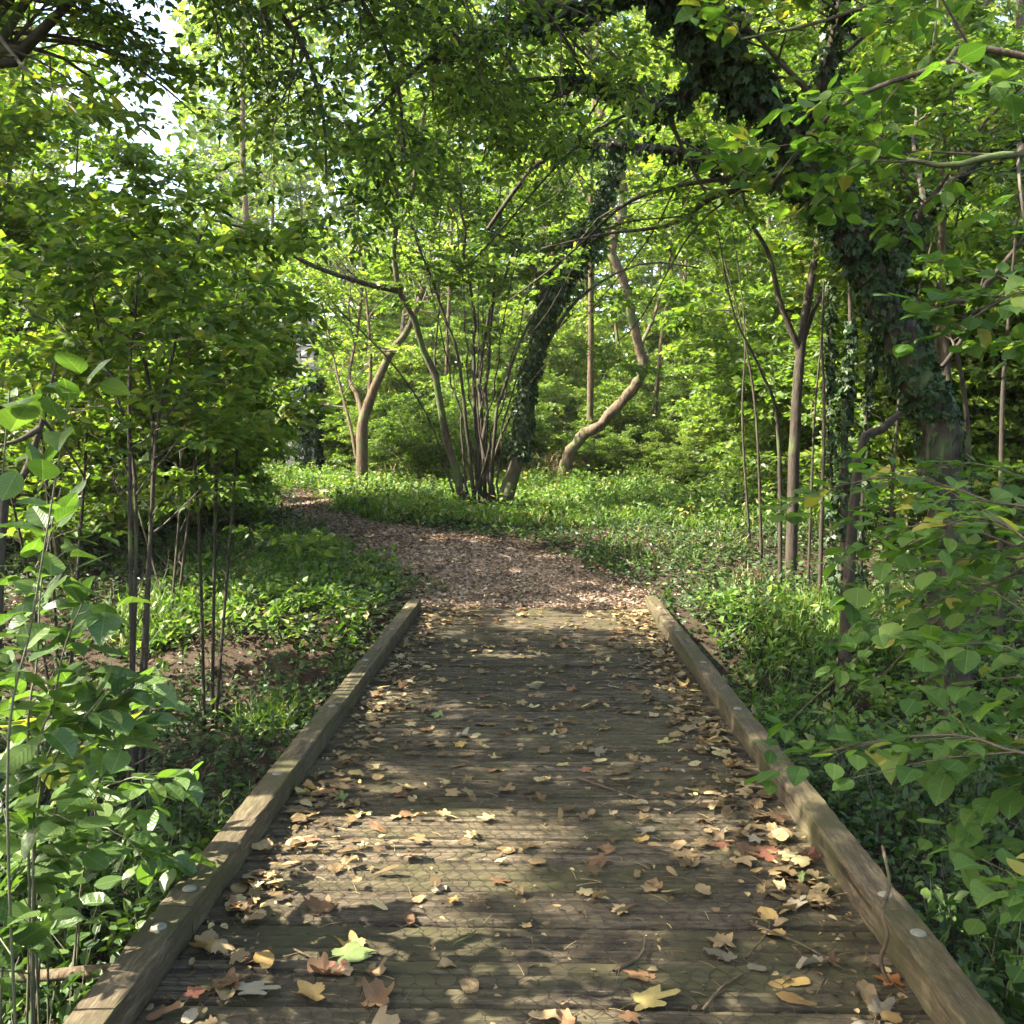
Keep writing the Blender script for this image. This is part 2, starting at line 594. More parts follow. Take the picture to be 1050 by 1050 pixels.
# ------------------------------------------------------------------ world and sun
rng = np.random.default_rng(106)
w = bpy.data.worlds.new('World')
SC.world = w
w.use_nodes = True
wn = w.node_tree
wn.nodes.clear()
sky = wn.nodes.new('ShaderNodeTexSky')
sky.sky_type = 'NISHITA'
sky.sun_disc = False
sky.sun_elevation = math.asin(SUN[2])
sky.sun_rotation = math.atan2(SUN[0], SUN[1])
sky.air_density = 1.0
sky.dust_density = 3.5
sky.ozone_density = 0.5
bgn = wn.nodes.new('ShaderNodeBackground')
bgn.inputs['Strength'].default_value = 0.12
wo = wn.nodes.new('ShaderNodeOutputWorld')
wn.links.new(sky.outputs[0], bgn.inputs[0])
wn.links.new(bgn.outputs[0], wo.inputs[0])
sd = bpy.data.lights.new('sun', 'SUN')
sd.energy = 5.0
sd.angle = math.radians(0.55)
sd.color = (1.0, 0.92, 0.78)
so = bpy.data.objects.new('sun', sd)
COL.objects.link(so)
so.rotation_euler = Vector(SUN).to_track_quat('Z', 'Y').to_euler()
so.location = (-20, 10, 30)

SC.view_settings.view_transform = 'Standard'
SC.view_settings.look = 'None'
SC.view_settings.exposure = 2.85
SC.view_settings.gamma = 1
SC.render.engine = 'CYCLES'
cy = SC.cycles
cy.max_bounces = 10
cy.diffuse_bounces = 4
cy.glossy_bounces = 3
cy.transmission_bounces = 6
cy.transparent_max_bounces = 8
cy.sample_clamp_indirect = 8
cy.use_denoising = True
cy.use_adaptive_sampling = True
cy.adaptive_threshold = 0.025
try:
    cy.denoiser = 'OPENIMAGEDENOISE'
except Exception:
    pass

# ------------------------------------------------------------------ ground and path
rng = np.random.default_rng(107)
PATH_R = [on_ground(*p) for p in ((655, 616), (650, 603), (590, 577), (505, 556), (448, 548), (392, 540), (356, 528), (338, 516), (344, 506))]
PATH_L = [on_ground(*p) for p in ((424, 616), (418, 602), (385, 580), (345, 563), (312, 548), (292, 534), (282, 521), (296, 511), (322, 504))]
PATH_R = smooth_path(PATH_R, 90)
PATH_L = smooth_path(PATH_L, 90)
# start both sides at the end of the deck and carry them on behind the shrubs
PATH_R[0][1] = PATH_L[0][1] = 9.60
PATH_L[0][0], PATH_R[0][0] = -1.15, 1.05
ext = np.array([[0.6, 3.0, 0], [-0.4, 6.5, 0], [-2.5, 10.5, 0]])
PATH_R = np.vstack([PATH_R, PATH_R[-1] + ext])
PATH_L = np.vstack([PATH_L, PATH_L[-1] + ext])


def in_path(x, y, grow=0.0):
    """which points lie on the path (a band of quads)"""
    inside = np.zeros(len(x), bool)
    c = (PATH_L + PATH_R) / 2
    L = c + (PATH_L - c) * (1 + grow)
    R = c + (PATH_R - c) * (1 + grow)
    for i in range(0, len(L) - 1):
        q = np.array([L[i], L[i + 1], R[i + 1], R[i]])[:, :2]
        a = np.zeros(len(x), int)
        for k in range(4):
            e = q[(k + 1) % 4] - q[k]
            cr = e[0] * (y - q[k, 1]) - e[1] * (x - q[k, 0])
            a += np.where(cr > 0, 1, -1)
        inside |= np.abs(a) == 4
    return inside


def axis_pts(lo, hi, fine_lo, fine_hi, fs, n):
    a = np.arange(fine_lo, fine_hi, fs)
    l = fine_lo - (np.linspace(0, 1, n)[1:] ** 2.2) * (fine_lo - lo)
    r = fine_hi + (np.linspace(0, 1, n) ** 2.2) * (hi - fine_hi)
    return np.concatenate([l[::-1], a, r])


gx = axis_pts(-130, 130, -9, 9, 0.12, 26)
gy = axis_pts(-90, 150, -1, 22, 0.12, 26)
X, Y = np.meshgrid(gx, gy)
Z = ground_z(X, Y)
Z += 0.012 * rng.standard_normal(Z.shape) * (np.abs(X) > 1.3)
gm = MB()
nx, ny = len(gx), len(gy)
ii = (np.arange(ny - 1)[:, None] * nx + np.arange(nx - 1)[None]).ravel()
gm.add(np.stack([X, Y, Z], -1).reshape(-1, 3), np.stack([ii, ii + 1, ii + nx + 1, ii + nx], -1))
GROUND = ground_mat('forest_soil', [(.3, (.016, .012, .008)), (.5, (.038, .027, .018)), (.7, (.075, .055, .037))])
tag(gm.build('ground', GROUND, smooth=True), kind='structure')

pm = MB()
K = len(PATH_L)
nw = 26
tt = np.linspace(0, 1, nw)
PV = PATH_L[:, None, :] * (1 - tt)[None, :, None] + PATH_R[:, None, :] * tt[None, :, None]
PV[:, 0, 0] += 0.10 * np.sin(np.arange(K) * 1.9) * (np.arange(K) > 2)
PV[:, -1, 0] += 0.10 * np.sin(np.arange(K) * 1.3) * (np.arange(K) > 2)
edge = np.minimum(tt, 1 - tt) * 2
PV[..., 2] = ground_z(PV[..., 0], PV[..., 1]) + 0.004 + 0.03 * sstep(0, 0.25, edge)[None] * sstep(9.5, 11.5, PV[..., 1]) + 0.006 * rng.standard_normal((K, nw))
ii = (np.arange(K - 1)[:, None] * nw + np.arange(nw - 1)[None]).ravel()
pm.add(PV.reshape(-1, 3), np.stack([ii, ii + 1, ii + nw + 1, ii + nw], -1))
PATHM = ground_mat('path_soil', [(.32, (.085, .063, .046)), (.5, (.19, .145, .108)), (.68, (.31, .25, .195))], sc=5, bump=0.02)
tag(pm.build('path', PATHM, smooth=True), kind='structure')

# ------------------------------------------------------------------ footbridge
rng = np.random.default_rng(108)
DECK_Y0, DECK_Y1, HALF, KIN = -1.6, 9.60, 1.15, 1.045
bridge = thing('wooden_footbridge', (0, DECK_Y0, 0), 'weathered mossy timber footbridge strewn with fallen leaves leading to the dirt path', 'footbridge')
WOOD_DECK = wood_mat('deck_timber', 'x', (.013, .010, .006), (.055, .042, .024), (.150, .118, .075), (.046, .043, .015), 0.45)
WOOD_KERB = wood_mat('kerb_timber', 'y', (.018, .0135, .0075), (.060, .045, .026), (.155, .12, .073), (.046, .044, .015), 0.55)
WIRE = plain_mat('rusty_wire', (.045, .040, .028), 0.6, 0.5)
GALV = plain_mat('galvanised_steel', (.13, .125, .095), 0.75, 0.0, 60)
BO = (0, DECK_Y0, 0)

dk = MB()
y = DECK_Y0
pitch = 0.238
while y < DECK_Y1 - 0.05:
    y1 = min(y + pitch - rng.uniform(0.016, 0.026), DECK_Y1)
    wdt = y1 - y
    # profile across the board: rounded edges and two shallow grooves
    u = np.array([0, 0, .015, .05, .29, .318, .332, .36, .64, .668, .682, .71, .95, .985, 1, 1])
    zz = np.array([-.045, -.018, -.007, 0, 0, -.010, -.010, 0, 0, -.010, -.010, 0, 0, -.007, -.018, -.045])
    xs = np.linspace(-HALF, HALF, 70)
    tilt, lift = rng.uniform(-.009, .009), rng.uniform(-.007, .007)
    ph = rng.uniform(0, 9)
    Zb = zz[None] + lift + tilt * (u - .5)[None] + 0.0016 * np.sin(xs[:, None] * 3.1 + ph + 2 * u[None]) + 0.0012 * rng.standard_normal((70, 16)) * (zz > -.02)[None]
    Yb = y + u[None] * wdt + 0.0014 * rng.standard_normal((70, 1)) * np.where((u == 0) | (u == 1), 1, .4)[None]
    V = np.stack([np.broadcast_to(xs[:, None], Zb.shape), np.broadcast_to(Yb, Zb.shape), Zb], -1)
    i2 = (np.arange(69)[:, None] * 16 + np.arange(15)[None]).ravel()
    F = np.stack([i2, i2 + 16, i2 + 17, i2 + 1], -1)
    dk.add(V.reshape(-1, 3), F)
    y += pitch
deck = dk.build('deck', WOOD_DECK, bridge, BO)


def beam(name, x0, x1, y0, y1, z0, z1, mat, parent, rough=0.0025, bev=0.006, origin=BO):
    prof = np.array([(0, 0), (0, 1), (1, 1), (1, 0)], float)
    wx, hz = x1 - x0, z1 - z0
    pts = [(x0 + 0, z0), (x0, z1 - bev), (x0 + bev * .35, z1 - bev * .3), (x0 + bev, z1), (x0 + wx * .35, z1 + .001), (x0 + wx * .65, z1 + .001), (x1 - bev, z1), (x1 - bev * .35, z1 - bev * .3), (x1, z1 - bev), (x1, z0)]
    n = max(3, int((y1 - y0) / 0.05))
    ys = np.linspace(y0, y1, n)
    A = np.array(pts)
    m = len(A)
    V = np.zeros((n, m, 3))
    V[..., 0] = A[None, :, 0] + rough * rng.standard_normal((n, 1)) * .5 + rough * .5 * rng.standard_normal((n, m))
    V[..., 1] = ys[:, None]
    V[..., 2] = A[None, :, 1] + rough * rng.standard_normal((n, m)) * .5
    V[..., 2] += 0.003 * np.sin(ys * 1.9 + x0)[:, None] * (A[None, :, 1] > z0 + .01)
    mb = MB()
    i2 = (np.arange(n - 1)[:, None] * m + np.arange(m)[None])
    i3 = (np.arange(n - 1)[:, None] * m + (np.arange(m)[None] + 1) % m)
    mb.add(V.reshape(-1, 3), np.stack([i2, i2 + m, i3 + m, i3], -1).reshape(-1, 4))
    for k, e in ((0, 0), (n - 1, 1)):
        c = np.vstack([V[k], V[k].mean(0)])
        t3 = np.array([(a, (a + 1) % m, m) if not e else ((a + 1) % m, a, m) for a in range(m)])
        mb.add(c, t3)
    return mb.build(name, mat, parent, origin)


def bolt(x, y, z, parent):
    mb = MB()
    prof = [(0.0, .0075), (.009, .007), (.017, .0052), (.0225, .0022), (.0235, -.002)]
    S = 14
    a = np.arange(S) / S * 2 * PI
    V = [np.array([[x, y, z + prof[0][1]]])]
    for r, h in prof[1:]:
        V.append(np.stack([x + r * np.cos(a), y + r * np.sin(a), np.full(S, z + h)], -1))
    V = np.vstack(V)
    mb.add(V, np.array([(0, 1 + j, 1 + (j + 1) % S) for j in range(S)]))
    q = [(1 + k * S + j, 1 + (k + 1) * S + j, 1 + (k + 1) * S + (j + 1) % S, 1 + k * S + (j + 1) % S) for k in range(3) for j in range(S)]
    mb.f4.append(np.array(q, np.int32))
    mb.m4.append(np.zeros(len(q), np.int32))
    return mb.build('bolt', GALV, parent, BO, smooth=True)


KZ = 0.105
for sx, x0, x1, top in ((-1, -HALF, -KIN, KZ), (1, KIN, HALF, KZ)):
    nearb = beam('kerb_beam', x0 - .003 * sx, x1 - .003 * sx, DECK_Y0, 3.02, .004, top + (.004 if sx > 0 else 0), WOOD_KERB, bridge)
    farb = beam('kerb_beam', x0, x1, 3.028, DECK_Y1 - (0.0 if sx > 0 else 0.22), .004, top, WOOD_KERB, bridge)
    xm = (x0 + x1) / 2
    for yy in (0.6, 2.88):
        bolt(xm + .005, yy, top + (.006 if sx > 0 else .002), nearb)
    for yy in (3.15, 4.3, 5.45, 6.6, 7.75, 8.9):
        bolt(xm + rng.uniform(-.01, .01), yy + rng.uniform(-.04, .04), top + .002, farb)
    beam('side_beam', (x0 if sx < 0 else x1) - .03, (x0 if sx < 0 else x1) + .03, DECK_Y0, DECK_Y1, -.26, -.055, WOOD_KERB, bridge)

# chicken wire stapled over the boards
wm = MB()
wcol, rows0, dy = 0.028, np.arange(1.2, 8.0, 0.060), 0.060
nw_ = int(2 * KIN / wcol) - 1
lines = []
for k in range(nw_):
    xs, ys = [], []
    for r, yy in enumerate(rows0):
        xx = -KIN + .02 + (k + (1 if (r + k) % 2 == 0 else 0)) * wcol
        xs += [xx, xx]
        ys += [yy, yy + dy * .46]
    lines.append(np.stack([xs, ys, np.zeros(len(xs))], -1))
L = np.array(lines)
warp = 0.010 * np.sin(L[..., 1] * 2.3 + L[..., 0] * 3)
L[..., 0] += warp
L[..., 1] += 0.012 * np.sin(L[..., 0] * 4.1 + L[..., 1])
L[..., 2] = 0.0045 + 0.0025 * np.abs(np.sin(L[..., 0] * 11 + L[..., 1] * 7))
tubes(wm, L, np.full(L.shape[:2], .0011), 3)
wm.build('wire_mesh', WIRE, bridge, BO)

# ------------------------------------------------------------------ openings carved in the canopy so sun reaches chosen spots
rng = np.random.default_rng(109)
for px, py, r in ((520, 1030, .16), (620, 1042, .14), (700, 1035, .2), (800, 900, .16), (735, 870, .12), (100, 1035, .16), (880, 985, .10), (840, 850, .12), (812, 790, .16), (790, 780, .1),
                  (720, 815, .14), (690, 800, .08), (540, 760, .08), (600, 745, .07), (470, 735, .06), (380, 830, .05),
                  (450, 606, .28), (510, 608, .25), (560, 606, .28), (610, 608, .22), (390, 604, .3), (420, 612, .22), (335, 585, .35), (480, 572, .18), (400, 560, .16),
                  (900, 655, .3), (935, 665, .2), (30, 700, .25), (100, 790, .22), (150, 840, .2), (60, 880, .2), (30, 800, .2), (170, 930, .10), (600, 930, .06), (470, 960, .07)):
    GAPS.append((on_ground(px, py) if not (300 < px < 900 and py > 615) else at(px, py, 1.5 * 1050 / (py - 459)), r))
for px, py, dd_, r in ((150, 290, 6, .7), (110, 360, 6, .5), (250, 330, 8, .8), (80, 360, 7.5, .7), (220, 250, 9.5, 1.2), (200, 360, 9.5, .9), (300, 320, 9, .9), (60, 250, 8, 1.0), (170, 310, 7.5, 1.0)):
    GAPS.append((at(px, py, dd_), r))
for px, py, r in ((440, 515, 1.3), (425, 512, 1.2), (450, 508, 1.2), (620, 505, 1.0), (680, 500, 1.0), (740, 500, .8), (560, 500, .6)):
    GAPS.append((on_ground(px, py), r))

# ------------------------------------------------------------------ trees
rng = np.random.default_rng(110)
def px_path(pts, n=14):
    """pts: (px, py, d) along a stem"""
    return smooth_path([at(*p) for p in pts], n)


def stems_arr(paths, radii, n=14):
    P = np.array([smooth_path(p, n) for p in paths])
    R = np.array([r[0] + (r[1] - r[0]) * np.linspace(0, 1, n) ** 0.8 for r in radii])
    return P, R


def stem_part(name, parent, base, P, R, mat, S=9, knob=0.05):
    mb = MB()
    tubes(mb, P[None], R[None], S, 0, knob)
    return mb.build(name, mat, parent, base, smooth=True)


def crown_part(parent, base, P, R, leafm, twigm, l1, l2, l3, nleaf, lsize, shape=HEX, carve=False, width=0.62, tilt=0.42, nl2=0, name='crown'):
    """three orders of branching with leaves on the last"""
    mb = MB()
    A, RA = sprout(P, R, **l1)
    tubes(mb, A, RA, 5, 1)
    B, RB = sprout(A, RA, **l2)
    tubes(mb, B, RB, 4, 1)
    C, RC = sprout(B, RB, **l3)
    if len(C):
        tubes(mb, C, RC, 3, 1)
    leaves_on(mb, C, nleaf, lsize, shape=shape, carve=carve, width=width, tilt=tilt)
    if nl2:
        leaves_on(mb, B, nl2, lsize, t0=.3, shape=shape, carve=carve, width=width, tilt=tilt)
    return mb.build(name, [leafm, twigm], parent, base), A, RA


# --- A: leaning ivy-clad tree on the right
rng = np.random.default_rng(111)
base = at(985, 520, 7.6)
base[2] = ground_z(base[0], base[1]) - .1
A = thing('leaning_tree', base, 'big dark ivy-clad tree leaning left over the boardwalk from the right', 'tree')
pa = [base, at(965, 455, 7.6), at(938, 385, 7.5), at(905, 305, 7.4), at(862, 222, 7.2), at(800, 130, 7.0), at(735, 50, 6.8), at(672, -25, 6.6), at(600, -90, 6.4), at(500, -150, 6.3)]
P, R = stems_arr([pa], [(.145, .075)], 60)
P += .012 * rng.standard_normal(P.shape)
stem_part('trunk', A, base, P[0], R[0], BARK_DARK, 18, .09)
vm = MB()
for k in range(7):
    a_ = rng.uniform(0, 6.28) + np.cumsum(rng.normal(0, .12, 60))
    V_ = P[0] + (R[0] + .012)[:, None] * np.stack([np.cos(a_), .8 * np.sin(a_), .3 * np.sin(a_)], -1)
    tubes(vm, V_[None], np.linspace(.016, .006, 60)[None], 6, 0, .1)
vm.build('ivy_stem', BARK, A, base, smooth=True)['kind'] = 'stuff'
limbs = [
    ([at(985, 500, 7.7), at(955, 400, 7.9), at(940, 340, 8.0), at(925, 300, 7.9)], (.06, .045)),
    ([at(905, 300, 7.4), at(930, 240, 7.2), at(990, 180, 7.0), at(1060, 150, 6.8)], (.05, .03)),
    ([at(862, 222, 7.2), at(800, 185, 7.4), at(740, 165, 7.7), at(650, 150, 8.2), at(560, 160, 8.8), at(500, 235, 9.0)], (.05, .018)),
    ([at(862, 222, 7.2), at(835, 150, 7.0), at(850, 60, 6.7), at(880, -40, 6.4)], (.06, .03)),
    ([at(735, 50, 6.8), at(690, 110, 7.2), at(640, 95, 7.6), at(570, 80, 7.9), at(500, 90, 8.0)], (.045, .015)),
    ([at(735, 50, 6.8), at(740, -30, 6.4), at(790, -110, 6.0)], (.06, .03)),
    ([at(800, 190, 7.4), at(735, 200, 7.8), at(690, 230, 8.2), at(620, 240, 8.6), at(555, 255, 9.0)], (.028, .008)),
    ([at(770, 180, 7.5), at(700, 190, 7.9), at(640, 210, 8.3), at(585, 260, 8.7), at(520, 310, 9.1)], (.022, .006)),
    ([at(672, -25, 6.6), at(600, 10, 6.9), at(520, 30, 7.1), at(440, 60, 7.2), at(380, 120, 7.2)], (.04, .012)),
]
for k in range(7):      # thin bare boughs arching out over the path
    t0_, lim = rng.uniform(.15, .95), limbs[[2, 4, 6, 7, 2, 4, 6, 8, 2][k]][0]
    sp = smooth_path(lim, 30)[int(t0_ * 20):]
    q0 = sp[0]
    q2 = q0 + (rng.uniform(-1.6, -.5), rng.uniform(-.6, 1.2), rng.uniform(-1.2, .1))
    limbs.append(([q0, (q0 + q2) / 2 + (rng.uniform(-.2, .2), 0, rng.uniform(.05, .35)), q2, q2 + (rng.uniform(-.5, -.1), 0, rng.uniform(-.5, -.2))], (rng.uniform(.007, .015), .002)))
PL, RL = stems_arr([l[0] for l in limbs], [l[1] for l in limbs], 14)
for k in range(len(limbs)):
    stem_part('limb', A, base, PL[k], RL[k], BARK_DARK, 7, .04)
tw = MB()
iv = MB()
ivy_on(iv, P, R + .01, 1500, (.045, .075), .07, t0=.02, t1=.42)
ivy_on(iv, P, R + .01, 1100, (.05, .08), .09, t0=.40, t1=.62)
ivy_on(iv, P, R + .01, 3600, (.05, .085), .19, t0=.60, t1=1)
ivy_on(iv, PL[[0, 1, 3]], RL[[0, 1, 3]], 1500, (.05, .08), .09)
ivy_on(iv, PL[[2, 4, 8]], RL[[2, 4, 8]], 1600, (.05, .08), .12, t1=.75)
iv.build('ivy', LM_IVY, A, base)
ext_ = [1, 3, 4, 5, 8]
crown_part(A, base, PL[ext_], RL[ext_], LM_CANOPY, TWIG,
           dict(n=8, t0=.25, ln=(.6, 1.3), ang=(35, 75), up=.1, droop=.35, K=6), dict(n=6, t0=.2, ln=(.35, .7), ang=(40, 65), droop=.3, K=5, planar=True),
           dict(n=5, t0=.2, ln=(.14, .3), ang=(40, 60), droop=.2, K=4, planar=True), 6, (.055, .085), carve=True, nl2=6)

# --- C: coppiced hazel where the path bends, with its ivy-clad stem
rng = np.random.default_rng(112)
base = at(495, 530, 15.0)
base[2] = ground_z(base[0], base[1]) - .08
C_ = thing('hazel_tree', base, 'coppiced multi-stemmed hazel with one ivy-clad stem at the bend of the path', 'tree')


def bs(dx):
    p = base.copy()
    p[0] += dx
    return p


cst = [
    ([bs(-.22), at(460, 455, 14.9), at(440, 365, 14.7), at(408, 298, 14.4), at(406, 250, 14.2), at(424, 185, 14.0), at(440, 90, 13.6)], (.085, .035)),
    ([bs(-.10), at(478, 430, 14.8), at(462, 340, 14.6), at(425, 240, 14.3), at(395, 160, 14.0)], (.045, .015)),
    ([bs(-.02), at(487, 420, 14.9), at(484, 320, 14.8), at(476, 220, 14.6), at(470, 120, 14.4)], (.050, .018)),
    ([bs(.04), at(497, 420, 15.1), at(505, 310, 15.1), at(512, 210, 15.0), at(520, 100, 14.8)], (.045, .015)),
    ([bs(.0), at(492, 440, 15.3), at(496, 350, 15.4), at(530, 255, 15.4), at(585, 160, 15.2), at(640, 105, 15.0)], (.05, .015)),
    ([bs(-.15), at(470, 480, 15.2), at(448, 400, 15.3), at(450, 300, 15.4), at(452, 190, 15.4)], (.035, .012)),
    ([bs(.12), at(505, 460, 14.7), at(520, 380, 14.5), at(560, 300, 14.2), at(625, 215, 13.9), at(725, 200, 13.4)], (.045, .014)),
    ([bs(.08), at(508, 470, 15.4), at(530, 410, 15.6), at(560, 350, 15.7), at(590, 320, 15.8)], (.035, .012)),
]
for k in range(8):
    x0, x1 = rng.uniform(-.25, .25), 395 + 205 * (k + rng.random()) / 8
    cst.append(([bs(x0), at(490 + (x1 - 490) * .25, 430, 15 + rng.uniform(-.3, .3)), at(490 + (x1 - 490) * .55, 330, 15 + rng.uniform(-.5, .5)), at(x1, rng.uniform(170, 240), 15 + rng.uniform(-.8, .8))], (.026, .008)))
P, R = stems_arr([c[0] for c in cst], [(c[1][0] * .78, c[1][1] * .7) for c in cst], 18)
P[:, 1:-1] += .02 * rng.standard_normal((len(cst), 16, 3))
for k in range(len(cst)):
    stem_part('stem', C_, base, P[k], R[k], BARK_DARK if k else BARK, 7, .05)
Pi, Ri = stems_arr([[bs(.26), at(533, 458, 15.0), at(541, 395, 15.0), at(562, 315, 14.8), at(590, 262, 14.6), at(612, 222, 14.4), at(640, 130, 14.0)]], [(.12, .06)], 20)
stem_part('trunk', C_, base, Pi[0], Ri[0], BARK, 10, .05)
Pb, Rb = stems_arr([[at(408, 298, 14.4), at(372, 290, 14.0), at(315, 270, 13.4), at(262, 238, 12.8), at(215, 225, 12.4)],
                    [at(562, 315, 14.8), at(545, 270, 14.4), at(520, 245, 14.2), at(500, 235, 14.0)],
                    [at(541, 395, 15.0), at(565, 345, 15.2), at(600, 300, 15.4), at(660, 270, 15.8), at(720, 275, 16)],
                    [at(465, 505, 15), at(440, 430, 14.5), at(400, 370, 14), at(350, 320, 13.4), at(335, 300, 13.2)]], [(.05, .014), (.04, .012), (.04, .012), (.02, .006)], 12)
for k in range(4):
    stem_part('limb', C_, base, Pb[k], Rb[k], BARK, 6, .04)
iv = MB()
ivy_on(iv, Pi, Ri, 3600, (.06, .10), .11, t0=.14, t1=1)
ivy_on(iv, Pi, Ri, 900, (.06, .10), .32, t0=.5, t1=.8)
iv.build('ivy', LM_IVY, C_, base)
Pall, Rall = np.concatenate([P, Pi[:, :18]]), np.concatenate([R, Ri[:, :18]])
crown_part(C_, base, P, R, LM_HAZEL, TWIG,
           dict(n=4, t0=.62, ln=(.8, 1.8), ang=(30, 75), up=.25, droop=.35, K=6), dict(n=6, t0=.2, ln=(.4, .9), ang=(40, 65), droop=.3, K=5, planar=True),
           dict(n=5, t0=.2, ln=(.2, .4), ang=(40, 60), droop=.2, K=4, planar=True), 6, (.075, .12), carve=True, nl2=5, tilt=.65)

# --- D: crooked bare trunk beyond the clearing
rng = np.random.default_rng(113)
base = at(575, 472, 20.5)
base[2] = ground_z(base[0], base[1]) - .2
D_ = thing('crooked_tree', base, 'sunlit tree with a bare trunk bent like an elbow beyond the hazel', 'tree')
P, R = stems_arr([[base, at(585, 462, 20.5), at(618, 432, 20.4), at(646, 402, 20.2), at(659, 378, 20.0), at(650, 335, 19.8), at(642, 295, 19.6), at(628, 255, 19.4), at(640, 190, 19.2), at(610, 90, 19), at(600, -20, 19)]], [(.12, .07)], 60)
P[:, 1:-1] += .016 * rng.standard_normal((1, 58, 3))
stem_part('trunk', D_, base, P[0], R[0], BARK_PALE, 12, .09)
Pl, Rl = stems_arr([[at(654, 360, 20), at(672, 320, 20.3), at(690, 250, 20.6), at(700, 160, 21)], [at(642, 295, 19.6), at(615, 240, 19.9), at(590, 170, 20.2)]], [(.05, .012), (.05, .012)], 12)
for k in range(2):
    stem_part('limb', D_, base, Pl[k], Rl[k], BARK_PALE, 7, .04)
crown_part(D_, base, np.concatenate([P[:, 34:58:2], Pl]), np.concatenate([R[:, 34:58:2], Rl]), LM_BG, TWIG,
           dict(n=8, t0=.6, ln=(1.2, 2.6), ang=(35, 80), up=.15, droop=.3, K=6), dict(n=8, t0=.2, ln=(.6, 1.2), ang=(40, 65), droop=.3, K=5, planar=True),
           dict(n=5, t0=.2, ln=(.3, .5), ang=(40, 60), droop=.2, K=4, planar=True), 6, (.09, .14), carve=True, nl2=5, tilt=.65)

# --- E: small forked tree beside the far end of the path
rng = np.random.default_rng(114)
base = at(371, 497, 19.0)
base[2] = ground_z(base[0], base[1]) - .1
E_ = thing('forked_tree', base, 'small forked tree with a lichen-pale trunk beside the far end of the path', 'tree')
P, R = stems_arr([[base, at(371, 450, 19), at(374, 425, 19), at(388, 388, 18.9), at(403, 358, 18.8), at(420, 335, 18.7), at(440, 270, 18.5), at(450, 180, 18.3)],
                  [at(373, 432, 19), at(366, 405, 19.2), at(358, 385, 19.4), at(368, 330, 19.6), at(375, 250, 19.8)],
                  [at(366, 470, 19), at(362, 450, 19), at(357, 428, 19.1), at(345, 380, 19.3), at(330, 310, 19.5)],
                  [at(378, 415, 19), at(380, 370, 18.9), at(375, 300, 18.8), at(360, 200, 18.6)]], [(.125, .04), (.06, .02), (.045, .015), (.045, .015)], 16)
stem_part('trunk', E_, base, P[0], R[0], BARK_PALE, 9, .07)
for k in (1, 2, 3):
    stem_part('limb', E_, base, P[k], R[k], BARK_PALE, 7, .05)
crown_part(E_, base, P, R, LM_BG, TWIG,
           dict(n=8, t0=.55, ln=(.9, 2.0), ang=(35, 80), up=.15, droop=.3, K=6), dict(n=7, t0=.2, ln=(.5, 1.0), ang=(40, 65), droop=.3, K=5, planar=True),
           dict(n=5, t0=.2, ln=(.3, .5), ang=(40, 60), droop=.2, K=4, planar=True), 6, (.08, .13), carve=True, nl2=5, tilt=.65)

# --- B: dark forked tree right of the clearing
rng = np.random.default_rng(115)
base = at(812, 515, 11.0)
base[2] = ground_z(base[0], base[1]) - .1
B_ = thing('forked_tree', base, 'dark slender tree splitting into three upright limbs right of the clearing', 'tree')
P, R = stems_arr([[base, at(815, 440, 11), at(822, 350, 11), at(832, 285, 11), at(846, 195, 10.9), at(850, 100, 10.8), at(860, 0, 10.7)],
                  [at(820, 360, 11), at(800, 310, 10.9), at(788, 260, 10.8), at(765, 215, 10.6), at(755, 130, 10.4)],
                  [at(822, 352, 11), at(838, 310, 11.1), at(858, 275, 11.2), at(880, 190, 11.4)]], [(.068, .026), (.038, .013), (.034, .011)], 16)
stem_part('trunk', B_, base, P[0], R[0], BARK_DARK, 9, .06)
for k in (1, 2):
    stem_part('limb', B_, base, P[k], R[k], BARK_DARK, 7, .05)
crown_part(B_, base, P, R, LM_HAZEL, TWIG,
           dict(n=9, t0=.62, ln=(.7, 1.6), ang=(35, 80), up=.1, droop=.3, K=6), dict(n=7, t0=.2, ln=(.4, .8), ang=(40, 65), droop=.3, K=5, planar=True),
           dict(n=5, t0=.2, ln=(.2, .35), ang=(40, 60), droop=.2, K=4, planar=True), 6, (.07, .11), carve=True, nl2=5, tilt=.65)

# --- slender saplings round it (each one a thing)
rng = np.random.default_rng(116)
SAPL = [
    ([(802, 505, 10.2), (798, 440, 10.2), (780, 380, 10.0), (752, 320, 9.8), (735, 230, 9.6)], .03, 'thin dark sapling arching left of the dark slender tree'),
    ([(842, 520, 9.6), (845, 430, 9.6), (843, 330, 9.6), (850, 200, 9.5)], .028, 'straight thin sapling just right of the dark slender tree'),
    ([(868, 530, 9.0), (866, 440, 9.0), (872, 340, 9.0), (868, 200, 8.9)], .055, 'ivy-wrapped sapling midway between the dark slender tree and leaning ivy tree'),
    ([(868, 520, 8.4), (880, 472, 8.4), (905, 440, 8.5), (935, 410, 8.6), (985, 350, 8.6), (1010, 280, 8.6)], .06, 'low sapling bending sharply right across the base of the leaning ivy tree'),
    ([(962, 500, 9.6), (964, 345, 9.6), (966, 230, 9.6), (968, 140, 9.5), (965, 20, 9.4)], .075, 'straight pale-barked young tree standing behind the leaning ivy tree'),
    ([(1010, 470, 8.8), (968, 345, 8.9), (1000, 305, 8.9), (1045, 250, 8.8), (1080, 200, 8.7)], .06, 'crooked stump-armed young tree at the right edge behind the leaning trunk'),
]
